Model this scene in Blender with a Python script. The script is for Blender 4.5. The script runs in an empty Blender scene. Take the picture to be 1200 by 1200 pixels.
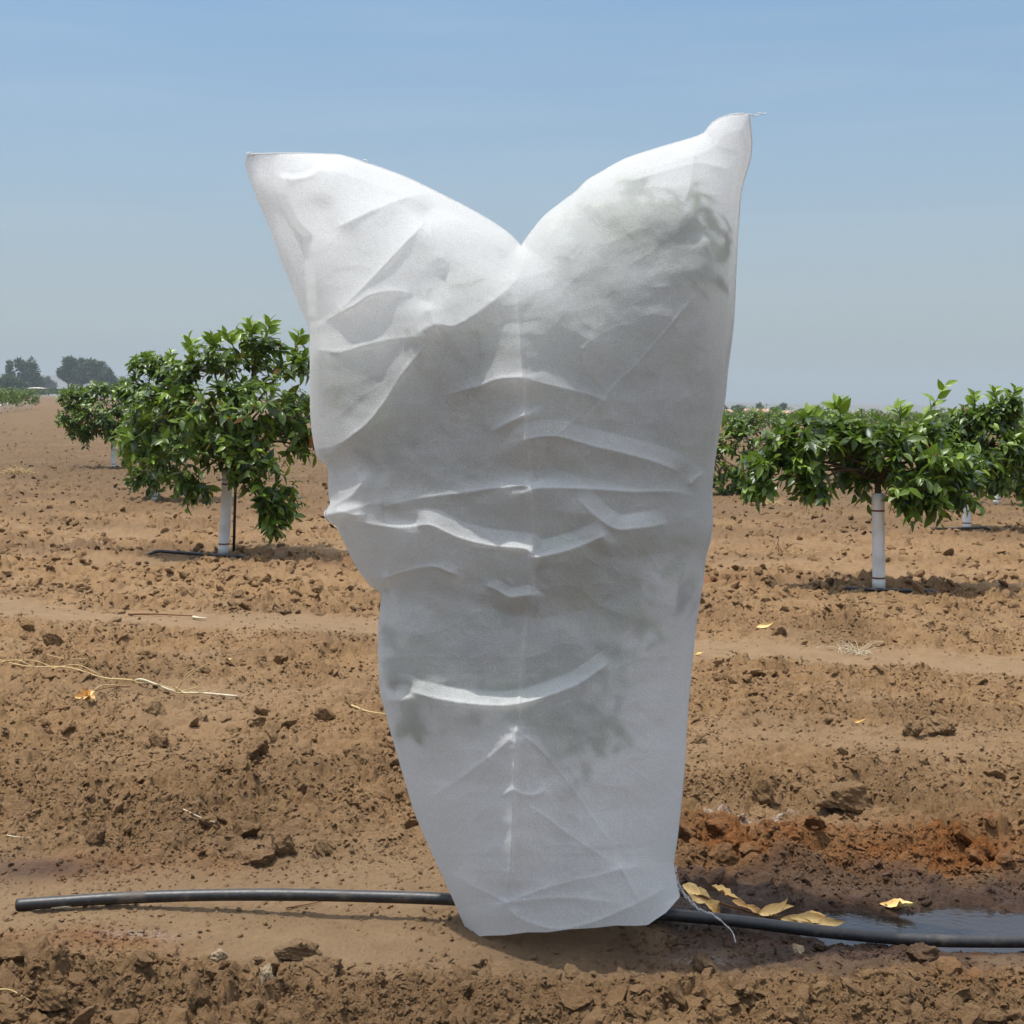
import bpy, math, random
import numpy as np
from mathutils import Vector

SC = bpy.context.scene
COL = SC.collection
R = math.radians

# ------------------------------------------------------------------ camera
CAM_H = 1.2
F = 1666.7            # focal length in photograph pixels (1200 wide)
HOR = 471.0           # horizon row in the middle of the frame
TILT = 0.0157         # the field falls away gently to the right
cam = bpy.data.cameras.new("camera")
cam.lens = 50.0
cam.sensor_width = 36.0
cam.shift_y = -(600.0 - HOR) / 1200.0
cam.clip_start = 0.05
cam.clip_end = 20000.0
cam_ob = bpy.data.objects.new("camera", cam)
cam_ob.location = (0, 0, CAM_H)
cam_ob.rotation_euler = (R(90), 0, 0)
COL.objects.link(cam_ob)
SC.camera = cam_ob

# ------------------------------------------------------------------ sky, sun, exposure
SUN = Vector((-0.28, -0.03, 0.96)).normalized()
w = bpy.data.worlds.new("World")
SC.world = w
w.use_nodes = True
nt = w.node_tree
for n in list(nt.nodes):
    nt.nodes.remove(n)
out = nt.nodes.new("ShaderNodeOutputWorld")
bg = nt.nodes.new("ShaderNodeBackground")
sky = nt.nodes.new("ShaderNodeTexSky")
sky.sky_type = 'NISHITA'
sky.sun_disc = False
sky.sun_elevation = math.asin(SUN.z)
sky.sun_rotation = math.atan2(SUN.x, SUN.y)
sky.altitude = 100
sky.air_density = 1.0
sky.dust_density = 1.0
sky.ozone_density = 2.0
bg.inputs["Strength"].default_value = 0.15
# milky haze low over the Nishita blue; higher sky brightened as added fill light
tc = nt.nodes.new("ShaderNodeTexCoord")
sep = nt.nodes.new("ShaderNodeSeparateXYZ")
nt.links.new(tc.outputs["Generated"], sep.inputs[0])
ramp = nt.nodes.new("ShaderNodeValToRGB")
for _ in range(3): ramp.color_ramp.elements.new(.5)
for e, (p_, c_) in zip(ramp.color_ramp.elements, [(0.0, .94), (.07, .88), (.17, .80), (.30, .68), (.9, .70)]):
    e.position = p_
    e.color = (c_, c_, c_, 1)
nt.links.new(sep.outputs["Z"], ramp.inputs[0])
haze_fill = nt.nodes.new("ShaderNodeValToRGB")
for _ in range(4): haze_fill.color_ramp.elements.new(.5)
for e, (p_, c_) in zip(haze_fill.color_ramp.elements, [(0.0, (.80, .98, 1.04)), (.07, (1.02, 1.19, 1.31)), (.17, (.72, 1.04, 1.32)), (.28, (.34, .72, 1.08)), (.50, (4.6, 5.1, 5.7)), (.92, (6.6, 6.8, 7.0))]):
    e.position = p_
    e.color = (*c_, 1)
nt.links.new(sep.outputs["Z"], haze_fill.inputs[0])
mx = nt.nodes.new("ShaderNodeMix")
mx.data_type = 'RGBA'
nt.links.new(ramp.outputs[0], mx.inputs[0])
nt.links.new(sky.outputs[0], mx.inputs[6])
nt.links.new(haze_fill.outputs[0], mx.inputs[7])
# faint streaks of thin high cloud
mp = nt.nodes.new("ShaderNodeMapping")
mp.inputs["Scale"].default_value = (2.2, 2.2, 26.0)
nt.links.new(tc.outputs["Generated"], mp.inputs[0])
cn = nt.nodes.new("ShaderNodeTexNoise")
cn.inputs["Scale"].default_value = 1.6
cn.inputs["Detail"].default_value = 6
nt.links.new(mp.outputs[0], cn.inputs["Vector"])
cr = nt.nodes.new("ShaderNodeValToRGB")
cr.color_ramp.elements[0].position = .48
cr.color_ramp.elements[1].position = .78
cr.color_ramp.elements[1].color = (.10, .10, .10, 1)
nt.links.new(cn.outputs["Fac"], cr.inputs[0])
mc = nt.nodes.new("ShaderNodeMix")
mc.data_type = 'RGBA'
mc.inputs[7].default_value = (2.2, 2.4, 2.6, 1)
nt.links.new(cr.outputs[0], mc.inputs[0])
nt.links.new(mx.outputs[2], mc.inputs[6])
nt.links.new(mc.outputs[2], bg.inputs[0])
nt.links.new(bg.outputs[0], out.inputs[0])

sun = bpy.data.lights.new("sun", 'SUN')
sun.energy = 2.6
sun.angle = R(0.53)
sun.color = (1.0, 0.965, 0.905)
sun_ob = bpy.data.objects.new("sun", sun)
sun_ob.rotation_euler = SUN.to_track_quat('Z', 'Y').to_euler()
sun_ob.location = (-20, 10, 60)
COL.objects.link(sun_ob)

SC.view_settings.view_transform = 'Standard'
SC.view_settings.look = 'None'
SC.view_settings.exposure = 1.06
SC.view_settings.gamma = 1.0
SC.view_settings.use_curve_mapping = False
SC.render.engine = 'CYCLES'
SC.cycles.use_denoising = True
SC.cycles.max_bounces = 8
SC.cycles.diffuse_bounces = 5
SC.cycles.transmission_bounces = 6
SC.cycles.volume_bounces = 0
SC.cycles.caustics_reflective = False
SC.cycles.caustics_refractive = False

# ------------------------------------------------------------------ small tools
rng = np.random.default_rng(7)


def hor(px):
    return HOR + TILT * (px - 600.0)


def P(px, py, Y):
    """point seen at photograph pixel (px, py), Y metres in front of the camera"""
    return np.array([(px - 600.0) / F * Y, Y, CAM_H - (py - HOR) / F * Y])


def link(name, me, mat=None, parent=None):
    o = bpy.data.objects.new(name, me)
    COL.objects.link(o)
    if mat is not None:
        me.materials.append(mat)
    if parent is not None:
        o.parent = parent
    return o


def empty(name, loc, label=None, cat=None, group=None):
    o = bpy.data.objects.new(name, None)
    o.empty_display_size = 0.1
    o.location = [float(c) for c in loc]
    COL.objects.link(o)
    if label:
        tag(o, label, cat, group)
    return o


def tag(o, label=None, cat=None, group=None, kind=None):
    if label: o["label"] = label
    if cat: o["category"] = cat
    if group: o["group"] = group
    if kind: o["kind"] = kind
    return o


def arr_mesh(name, V, faces, smooth=True, attrs=None):
    """V (n,3); faces: list of int arrays (m,k). attrs: {name: per-vertex floats}"""
    me = bpy.data.meshes.new(name)
    V = np.ascontiguousarray(V, dtype=np.float32)
    me.vertices.add(len(V))
    me.vertices.foreach_set("co", V.ravel())
    idx = np.concatenate([f.ravel() for f in faces]).astype(np.int32)
    counts = np.concatenate([np.full(len(f), f.shape[1], np.int32) for f in faces])
    starts = np.concatenate([[0], np.cumsum(counts)[:-1]]).astype(np.int32)
    me.loops.add(len(idx))
    me.loops.foreach_set("vertex_index", idx)
    me.polygons.add(len(counts))
    me.polygons.foreach_set("loop_start", starts)
    me.polygons.foreach_set("use_smooth", np.full(len(counts), bool(smooth)))
    me.update(calc_edges=True)
    if attrs:
        for k, a in attrs.items():
            at = me.attributes.new(k, 'FLOAT', 'POINT')
            at.data.foreach_set("value", np.ascontiguousarray(a, dtype=np.float32))
    return me


class MB:
    """collects pieces of one mesh"""
    def __init__(s):
        s.V = []; s.Fq = []; s.Ft = []; s.n = 0; s.A = {}

    def add(s, V, quads=None, tris=None, **attrs):
        V = np.asarray(V, float)
        if quads is not None and len(quads): s.Fq.append(np.asarray(quads) + s.n)
        if tris is not None and len(tris): s.Ft.append(np.asarray(tris) + s.n)
        s.V.append(V)
        for k, a in attrs.items():
            s.A.setdefault(k, []).append(np.broadcast_to(np.asarray(a, float), (len(V),)))
        s.n += len(V)

    def tube(s, pts, rad, n=8, cap=True, **attrs):
        pts = np.asarray(pts, float)
        m = len(pts)
        rad = np.broadcast_to(np.asarray(rad, float), (m,))
        d = np.gradient(pts, axis=0)
        d /= np.linalg.norm(d, axis=1)[:, None] + 1e-12
        ref = np.array([0, 0, 1.0]) if abs(d[0, 2]) < .9 else np.array([0, 1.0, 0])
        a = np.cross(d, ref); a /= np.linalg.norm(a, axis=1)[:, None] + 1e-12
        b = np.cross(d, a)
        t = np.linspace(0, 2 * np.pi, n, endpoint=False)
        V = pts[:, None] + rad[:, None, None] * (a[:, None] * np.cos(t)[None, :, None] + b[:, None] * np.sin(t)[None, :, None])
        V = V.reshape(-1, 3)
        i, j = np.meshgrid(np.arange(m - 1), np.arange(n), indexing='ij')
        j2 = (j + 1) % n
        q = np.stack([i * n + j, i * n + j2, (i + 1) * n + j2, (i + 1) * n + j], -1).reshape(-1, 4)
        tr = []
        if cap:
            V = np.vstack([V, pts[0], pts[-1]])
            k = np.arange(n); k2 = (k + 1) % n
            tr = np.vstack([np.stack([np.full(n, m * n), k2, k], -1),
                            np.stack([np.full(n, m * n + 1), (m - 1) * n + k, (m - 1) * n + k2], -1)])
        s.add(V, q, tr, **attrs)

    def build(s, name, mat=None, parent=None, smooth=True, origin=None):
        V = np.vstack(s.V)
        o0 = np.zeros(3) if origin is None else np.asarray(origin, float)
        fs = []
        if s.Fq: fs.append(np.vstack(s.Fq))
        if s.Ft: fs.append(np.vstack(s.Ft))
        me = arr_mesh(name, V - o0, fs, smooth, {k: np.concatenate(a) for k, a in s.A.items()})
        o = link(name, me, mat, parent)
        if parent is None:
            o.location = o0
        return o


def smooth_line(pts, n=40):
    """Catmull-Rom through the points"""
    p = np.asarray(pts, float)
    p = np.vstack([2 * p[0] - p[1], p, 2 * p[-1] - p[-2]])
    m = len(p) - 3
    t = np.linspace(0, m - 1e-9, n)
    i = t.astype(int); f = (t - i)[:, None]
    a, b, c, d = p[i], p[i + 1], p[i + 2], p[i + 3]
    return 0.5 * (2 * b + (c - a) * f + (2 * a - 5 * b + 4 * c - d) * f**2 + (3 * b - a - 3 * c + d) * f**3)


# ------------------------------------------------------------------ noise
def _hash(ix, iy, seed):
    h = (ix.astype(np.int64) * 374761393 + iy.astype(np.int64) * 668265263 + seed * 974634777) & 0xFFFFFFFF
    h = ((h ^ (h >> 13)) * 1274126177) & 0xFFFFFFFF
    h = h ^ (h >> 16)
    return (h & 0xFFFFFF) / float(0x1000000)


def perlin(x, y, seed=0):
    ix = np.floor(x); iy = np.floor(y)
    fx = x - ix; fy = y - iy
    ux = fx * fx * fx * (fx * (fx * 6 - 15) + 10); uy = fy * fy * fy * (fy * (fy * 6 - 15) + 10)
    def g(dx, dy):
        a = _hash(ix + dx, iy + dy, seed) * 2 * np.pi
        return np.cos(a) * (fx - dx) + np.sin(a) * (fy - dy)
    a = g(0, 0) * (1 - ux) + g(1, 0) * ux
    b = g(0, 1) * (1 - ux) + g(1, 1) * ux
    return (a * (1 - uy) + b * uy) * 1.5


def fbm(x, y, seed=0, octs=4, gain=.5):
    s = 0; a = 1.0; f = 1.0
    for o in range(octs):
        s = s + a * perlin(x * f, y * f, seed + o * 17)
        a *= gain; f *= 2.03
    return s


def domes(x, y, cell, seed, dens=.7, rmin=.25, rmax=.75):
    """rounded lumps scattered one per cell, highest one wins"""
    gx = x / cell; gy = y / cell
    ix = np.floor(gx); iy = np.floor(gy)
    h = np.zeros_like(gx)
    for dx in (-1, 0, 1):
        for dy in (-1, 0, 1):
            cx = ix + dx; cy = iy + dy
            ex = _hash(cx, cy, seed)
            r = rmin + (rmax - rmin) * _hash(cx, cy, seed + 3) ** 2
            px_ = cx + .15 + .7 * _hash(cx, cy, seed + 1)
            py_ = cy + .15 + .7 * _hash(cx, cy, seed + 2)
            d2 = ((gx - px_)**2 + (gy - py_)**2) / (r * r)
            v = np.sqrt(np.clip(1 - d2, 0, 1)) * r * (ex < dens)
            h = np.maximum(h, v)
    return h * cell


def sstep(a, b, x):
    t = np.clip((x - a) / (b - a), 0, 1)
    return t * t * (3 - 2 * t)


# ------------------------------------------------------------------ node helpers
def new_mat(name):
    m = bpy.data.materials.new(name)
    m.use_nodes = True
    t = m.node_tree
    for n in list(t.nodes):
        t.nodes.remove(n)
    o = t.nodes.new("ShaderNodeOutputMaterial")
    return m, t, o


class NT:
    def __init__(s, t): s.t = t
    def n(s, kind, **kw):
        nd = s.t.nodes.new(kind)
        for k, v in kw.items():
            if k.startswith("i_"):
                nm = k[2:].replace("_", " ")
                nd.inputs[nm].default_value = v
            else:
                setattr(nd, k, v)
        return nd
    def l(s, a, b): s.t.links.new(a, b)
    def noise(s, vec, scale, detail=4, rough=.55):
        nd = s.n("ShaderNodeTexNoise", i_Scale=scale, i_Detail=detail, i_Roughness=rough)
        s.l(vec, nd.inputs["Vector"])
        return nd.outputs["Fac"]
    def ramp(s, fac, stops):
        nd = s.n("ShaderNodeValToRGB")
        cr = nd.color_ramp
        while len(cr.elements) < len(stops): cr.elements.new(.5)
        for e, (p, c) in zip(cr.elements, stops):
            e.position = p
            e.color = (*c, 1) if not isinstance(c, (int, float)) else (c, c, c, 1)
        s.l(fac, nd.inputs[0])
        return nd.outputs[0]
    def mix(s, fac, a, b, mode='MIX'):
        nd = s.n("ShaderNodeMix", data_type='RGBA', blend_type=mode)
        for sock, v in ((nd.inputs[0], fac), (nd.inputs[6], a), (nd.inputs[7], b)):
            if hasattr(v, "is_linked"): s.l(v, sock)
            elif isinstance(v, (int, float)): sock.default_value = v
            else: sock.default_value = (*v, 1)
        return nd.outputs[2]
    def math(s, op, a, b=0.0, clamp=False):
        nd = s.n("ShaderNodeMath", operation=op, use_clamp=clamp)
        for sock, v in ((nd.inputs[0], a), (nd.inputs[1], b)):
            if hasattr(v, "is_linked"): s.l(v, sock)
            else: sock.default_value = v
        return nd.outputs[0]
    def attr(s, name):
        return s.n("ShaderNodeAttribute", attribute_name=name).outputs["Fac"]
    def pos(s):
        return s.n("ShaderNodeNewGeometry").outputs["Position"]
    def obj(s):
        return s.n("ShaderNodeTexCoord").outputs["Object"]
    def bump(s, h, strength, dist):
        nd = s.n("ShaderNodeBump", i_Strength=strength, i_Distance=dist)
        s.l(h, nd.inputs["Height"])
        return nd.outputs[0]


def plain_mat(name, col, rough=.6, spec=.3, var=.15, scale=40.0, bump=.15, bdist=.002, col2=None):
    """one procedural material: mottled colour and a little bump"""
    m, t, o = new_mat(name)
    N = NT(t)
    p = N.obj()
    f = N.noise(p, scale, 5)
    c2 = col2 or tuple(c * (1 - var * 2) for c in col)
    c = N.ramp(f, [(.3, c2), (.7, col)])
    b = N.n("ShaderNodeBsdfPrincipled", i_Roughness=rough)
    b.inputs["Specular IOR Level"].default_value = spec
    N.l(c, b.inputs["Base Color"])
    N.l(N.bump(N.noise(p, scale * 2.3, 5), bump, bdist), b.inputs["Normal"])
    N.l(b.outputs[0], o.inputs[0])
    return m
# ------------------------------------------------------------------ ground
def row_k(Y):
    return np.interp(Y, [3, 5, 7, 10], [.05, .12, .24, .31])


RS = [2.0, 2.90, 3.00, 3.10, 3.24, 3.5, 3.66, 3.8, 4.2, 5.0, 5.30, 5.55, 5.8, 6.75, 7.05, 7.45, 7.65, 8.1, 9.0, 9.5, 9.75, 10.2, 10.4, 10.9, 11.3, 12, 12.5, 13, 13.6, 14, 16, 20, 30]
RV = [1.0, 1.00, .80, .30, .14, .16, .45, .72, .76, .74, .50, .50, .74, .74, .10, .10, .75, .85, .70, .7, .95, .95, .7, .7, .45, .75, .75, .5, .75, .7, .7, .7, .6]
PUD = (1.02, 3.33, 0.44, 0.135)     # puddle centre and radii
PUD_Z = -0.036


def rowr(X, Y):
    wob = .10 * perlin(X * .55 + 3, Y * .5, 91) + .05 * perlin(X * 1.7, Y * 1.7, 92)
    return Y + row_k(Y) * np.clip(X, -60, 60) + wob * np.clip(Y / 5, .3, 3)


def puddle_d(X, Y):
    return np.sqrt(((X - PUD[0]) / PUD[2])**2 + ((Y - PUD[1]) / PUD[3])**2) + .30 * perlin(X * 6, Y * 9, 55) + .16 * perlin(X * 17, Y * 26, 56)


def zones(X, Y):
    """rough, wet, rust, pale in 0..1"""
    r = rowr(X, Y)
    rough = np.interp(r, RS, RV)
    rough = np.where(r > 30, .5, rough)
    n1 = fbm(X * 1.3, Y * 1.3, 61, 3)
    rough = np.clip(rough * (1 + .55 * n1), .03, 1.3)
    # the smooth sandy wash left of the cover reaches nearer the camera
    s = np.exp(-(((X + .42) / .36)**2 + ((Y - 3.12) / .13)**2))
    rough *= 1 - .85 * np.clip(s * 1.5, 0, 1)
    s = np.exp(-(((X - .22) / .38)**2 + ((Y - 3.02) / .10)**2))
    rough *= 1 - .6 * np.clip(s * 1.5, 0, 1)
    pd = puddle_d(X, Y)
    rough *= np.clip((pd - .55) * 1.6, .12, 1)
    n2 = fbm(X * 3.1, Y * 3.1, 71, 4)
    wet = 1 - sstep(1.0, 2.1, pd + .35 * n2)
    wet = np.maximum(wet, .95 * np.exp(-(((X - .50) / .34)**2 + ((Y - 3.42) / .16)**2)) * (1.2 + .5 * n2))
    wet = np.maximum(wet, .85 * np.exp(-(((X - .45) / .42)**2 + ((Y - 3.07) / .11)**2)) * (1.1 + .7 * n2))
    band = sstep(.22, .42, X + .10 * n2) * sstep(3.02, 3.12, Y + .05 * n2) * (1 - sstep(3.58, 3.72, Y + .08 * n2))
    wet = np.maximum(wet, band * np.clip(.92 + .35 * n2, .45, 1))
    wet = np.maximum(wet, .85 * np.exp(-(((X + 1.25) / .22)**2 + ((Y - 3.60) / .07)**2)) * (1 + .5 * n2))
    wet = np.maximum(wet, .75 * np.exp(-(((X - 1.0) / .5)**2 + ((Y - 3.09) / .09)**2)) * (1.1 + .7 * n2))
    rust = np.exp(-(((X - .95) / .50)**4 + ((Y - 3.78) / .17)**2)) * (1.15 + .6 * n2)
    rust = np.maximum(rust, .75 * np.exp(-(((X + .95) / .22)**2 + ((Y - 3.14) / .07)**2)) * (1 + .8 * n2))
    rust = np.maximum(rust, .45 * np.exp(-(((X + 1.05) / .35)**2 + ((Y - 3.62) / .10)**2)) * (1 + .8 * n2))
    rust = np.maximum(rust, .6 * np.exp(-(((X - .98) / .10)**2 + ((Y - 2.98) / .08)**2)) * (1 + .8 * n2))
    ditch = np.exp(-((r - 10.02) / .22)**2)
    n3 = perlin(X * .8, Y * .3, 75)
    rust = np.maximum(rust, .85 * ditch * np.clip(.45 + n3 * 1.3, 0, 1))
    wet = np.maximum(wet, .45 * ditch * np.clip(.4 - n3, 0, 1))
    dark = .5 * fbm(X * .7, Y * .7 + 9, 83, 4)
    dark = dark + .40 * (1 - sstep(2.85, 3.08, r)) + .22 * sstep(11, 16, Y)
    pale = np.clip(1 - rough * 1.25, 0, 1) * (1 - .85 * sstep(10.5, 13.5, r))
    return rough, np.clip(wet, 0, 1), np.clip(rust, 0, 1), np.clip(pale, 0, 1), np.clip(.5 + dark, 0, 1)


def plane_z(X, Y):
    fall = -.006 * np.maximum(0, Y - 60) * sstep(0, .15, X / np.maximum(Y, 1))
    return -TILT * np.clip(X, -2000, 2000) + np.maximum(fall, -8)


def macro_z(X, Y):
    r = rowr(X, Y)
    z = plane_z(X, Y)
    near = np.clip(1 - (Y - 12) / 10, 0, 1)
    z = z + .022 * fbm(X * .9, Y * .9, 11, 3) * np.interp(Y, [2, 4, 6, 9], [.4, .5, 1, 1.2]) * near
    z = z - .010 * np.exp(-((r - 3.32) / .18)**2)
    z = z + .014 * np.exp(-((r - 2.78) / .16)**2) * (.7 + .6 * perlin(X * 2, Y, 21))
    z = z + .014 * np.exp(-((r - 3.98) / .20)**2) * (.7 + .8 * perlin(X * 1.6, Y, 22))
    z = z + .040 * np.exp(-((Y - 3.80) / .13)**2) * sstep(.25, .6, X) * (.9 + .5 * perlin(X * 3, Y * 2, 23))
    z = z - .016 * np.exp(-((r - 7.25) / .3)**2)
    z = z + .012 * np.exp(-((r - 9.6) / .2)**2) - .02 * np.exp(-((r - 10.02) / .18)**2) + .03 * np.exp(-((r - 10.4) / .25)**2)
    fur = .012 * np.sin(r * 2 * np.pi / 1.55) * sstep(11, 13, r)
    z = z + fur * np.clip(1 - Y / 60, 0, 1)
    z = z + .045 * np.exp(-(((X - .12) / .20)**2 + ((Y - 3.20) / .09)**2))
    pd = puddle_d(X, Y)
    z = z - .055 * (1 - sstep(.35, 1.35, pd))
    return z


def ground_z(X, Y, fine=True):
    X = np.asarray(X, float); Y = np.asarray(Y, float)
    z = macro_z(X, Y)
    rough = zones(X, Y)[0]
    wx = X + .018 * perlin(X * 22, Y * 22, 31) + .05 * perlin(X * 6, Y * 6, 33)
    wy = Y + .018 * perlin(X * 22, Y * 22, 32) + .05 * perlin(X * 6, Y * 6, 34)
    near = np.clip(1 - (Y - 30) / 60, .3, 1)
    c = fbm(wx * 4.2, wy * 4.2, 41, 3)
    bil = (.35 - np.abs(c)) * .055
    h = bil * rough + .010 * fbm(X * 9, Y * 9, 43, 3) * rough
    cl = np.clip(.4 + 1.1 * perlin(X * 1.9, Y * 1.9, 45), 0, 1.2)
    h = h + rough * (.90 * domes(wx, wy, .14, 101, .6, .2, .6) * cl + .75 * domes(wx, wy, .07, 111, .7, .2, .6))
    if fine:
        h = h + rough * (.85 * domes(wx, wy, .034, 121, .75, .2, .65))
        h = h + (.18 + .82 * rough) * (.95 * domes(X, Y, .018, 131, .7, .2, .65) + .9 * domes(wx, wy, .0105, 141, .7, .2, .65)) * np.clip(1.7 - Y / 6, 0, 1)
        h = h + (.0012 + .0042 * rough) * fbm(X * 48, Y * 48, 47, 4, .6) * np.clip(1.5 - Y / 7, 0, 1)
    return z + h * near


def gz(x, y):
    return float(ground_z(np.array([x]), np.array([y]))[0])


def G(px, py, lift=0.0):
    """the ground point seen at a photograph pixel"""
    Y = F * CAM_H / max(py - hor(px), 6)
    for _ in range(8):
        X = (px - 600) / F * Y
        z = float(macro_z(np.array([X]), np.array([Y]))[0])
        Y = .5 * Y + .5 * F * (CAM_H - z) / max(py - HOR, 3)
    X = (px - 600) / F * Y
    return np.array([X, Y, gz(X, Y) + lift])


def grid_faces(nr, nc, off=0):
    i, j = np.meshgrid(np.arange(nr - 1), np.arange(nc - 1), indexing='ij')
    a = off + i * nc + j
    return np.stack([a, a + 1, a + nc + 1, a + nc], -1).reshape(-1, 4)


def soil_material(name):
    m, t, o = new_mat(name)
    N = NT(t)
    p = N.pos()
    n_big = N.noise(p, 1.1, 5)
    n_mid = N.noise(p, 9, 6, .65)
    n_fin = N.noise(p, 85, 6, .75)
    n_gr = N.noise(p, 430, 3, .75)
    dry = N.ramp(n_mid, [(.25, (0.150, 0.082, 0.032)), (.5, (0.232, 0.128, 0.052)), (.75, (0.299, 0.176, 0.077))])
    dry = N.mix(N.ramp(n_fin, [(.3, .0), (.75, .55)]), dry, (0.356, 0.237, 0.129))
    dry = N.mix(N.math('MULTIPLY', N.ramp(n_big, [(.4, 0), (.65, 1)]), .55), dry, (0.293, 0.173, 0.078))
    dk = N.attr("dark")
    dry = N.mix(N.math('MULTIPLY', N.ramp(dk, [(.5, 0), (.85, 1)]), .48), dry, (0.117, 0.065, 0.030))
    dry = N.mix(N.math('MULTIPLY', N.ramp(n_fin, [(.30, 1), (.44, 0)]), .55), dry, (0.078, 0.042, 0.020))
    pale = N.math('MULTIPLY', N.attr("pale"), N.ramp(n_fin, [(.2, .55), (.7, 1)]))
    dry = N.mix(pale, dry, N.ramp(n_mid, [(.3, (0.254, 0.164, 0.086)), (.7, (0.310, 0.206, 0.114))]))
    ru = N.math('MULTIPLY', N.attr("rust"), N.ramp(n_mid, [(.36, .45), (.55, 1.0)]))
    rc = N.ramp(n_fin, [(.3, (.085, .030, .009)), (.55, (.235, .084, .018)), (.8, (.350, .155, .042))])
    c = N.mix(ru, dry, rc)
    wet = N.math('MULTIPLY', N.attr("wet"), N.ramp(n_fin, [(.25, .75), (.65, 1)]))
    c = N.mix(wet, c, N.ramp(n_mid, [(.35, (.040, .020, .013)), (.7, (.085, .042, .024))]))
    far = N.math('MULTIPLY', N.ramp(N.noise(p, 3.2, 8, .8), [(.44, 1), (.66, .62)]), N.attr("far"))
    c = N.mix(N.math('MULTIPLY', far, .95), c, (.100, .060, .027))
    # pale grit
    c = N.mix(N.math('MULTIPLY', N.ramp(n_gr, [(.68, 0), (.74, 1)]), .55), c, (.50, .38, .26))
    c = N.mix(N.math('MULTIPLY', N.ramp(n_gr, [(.26, 1), (.34, 0)]), .5), c, (.06, .035, .02))
    # white salt crust
    c = N.mix(N.math('MULTIPLY', N.attr("salt"), N.ramp(n_fin, [(.45, 0), (.6, .9)])), c, (.72, .68, .66))
    b = N.n("ShaderNodeBsdfPrincipled")
    b.inputs["Specular IOR Level"].default_value = .25
    N.l(c, b.inputs["Base Color"])
    N.l(N.math('SUBTRACT', .95, N.math('MULTIPLY', wet, .50)), b.inputs["Roughness"])
    h = N.math('ADD', N.math('MULTIPLY', n_fin, .7), N.math('MULTIPLY', n_gr, .3))
    N.l(N.bump(h, 1.0, .022), b.inputs["Normal"])
    N.l(b.outputs[0], o.inputs[0])
    return m


def soil_attrs(X, Y):
    rough, wet, rust, pale, dark = zones(X, Y)
    salt = .8 * np.exp(-(((X - .66) / .16)**2 + ((Y - 4.00) / .016)**2)) + .45 * np.exp(-(((X - .41) / .05)**2 + ((Y - 3.055) / .02)**2)) \
        + .32 * np.exp(-(((X + .83) / .08)**2 + ((Y - 3.17) / .03)**2))
    return {"wet": wet, "rust": rust, "pale": pale, "dark": dark, "salt": np.clip(salt * 1.3, 0, 1), "far": sstep(8, 22, Y)}


M_SOIL = soil_material("dry_soil")


def build_ground():
    q0, q1, q2 = 1 / 2.1, 1 / 14.0, 1 / 300.0
    ys = np.concatenate([1 / np.linspace(q0, q1, 960), 1 / np.linspace(q1, q2, 170)[1:], [400, 550, 800, 1200, 2000, 3500, 6000]])
    ts = np.concatenate([np.linspace(-.9, -.42, 60)[:-1], np.linspace(-.42, .42, 1040), np.linspace(.42, .9, 60)[1:]])
    Yg, Tg = np.meshgrid(ys, ts, indexing='ij')
    Xg = Yg * Tg
    Z = ground_z(Xg.ravel(), Yg.ravel()).reshape(Xg.shape)
    Z = np.where(Yg > 250, plane_z(Xg, Yg), Z)
    V = np.stack([Xg, Yg, Z], -1).reshape(-1, 3)
    fq = grid_faces(len(ys), len(ts))
    # coarse apron: behind the camera and out to both sides
    xs = np.array([-6000, -2500, -900, -300, -100, -40, -15, -6, -3, -1, 1, 3, 6, 15, 40, 100, 300, 900, 2500, 6000.])
    yy = np.array([-6000, -2000, -600, -150, -40, -12, -4, -1, 1, 2.36, 2.8, 3.6, 5, 8, 15, 40, 120, 400, 1200, 6000.])
    Y2, X2 = np.meshgrid(yy, xs, indexing='ij')
    inside = (np.abs(X2) < .9 * Y2) & (Y2 > 2.4)
    Z2 = plane_z(X2, Y2) - np.where(inside, .14, .06)
    Z2 = np.where((Y2 < 2.4) & (Y2 > 1), plane_z(X2, Y2) - .02, Z2)
    V2 = np.stack([X2, Y2, Z2], -1).reshape(-1, 3)
    f2 = grid_faces(len(yy), len(xs), len(V))
    Va = np.vstack([V, V2])
    at = soil_attrs(V[:, 0], V[:, 1])
    far = {"wet": 0, "rust": 0, "pale": .3, "dark": .4, "salt": 0, "far": .6}
    at = {k: np.concatenate([a, np.full(len(V2), far[k])]) for k, a in at.items()}
    me = arr_mesh("ground", Va, [np.vstack([fq, f2])], True, at)
    o = link("ground", me, M_SOIL)
    tag(o, kind="structure")


build_ground()


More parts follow.
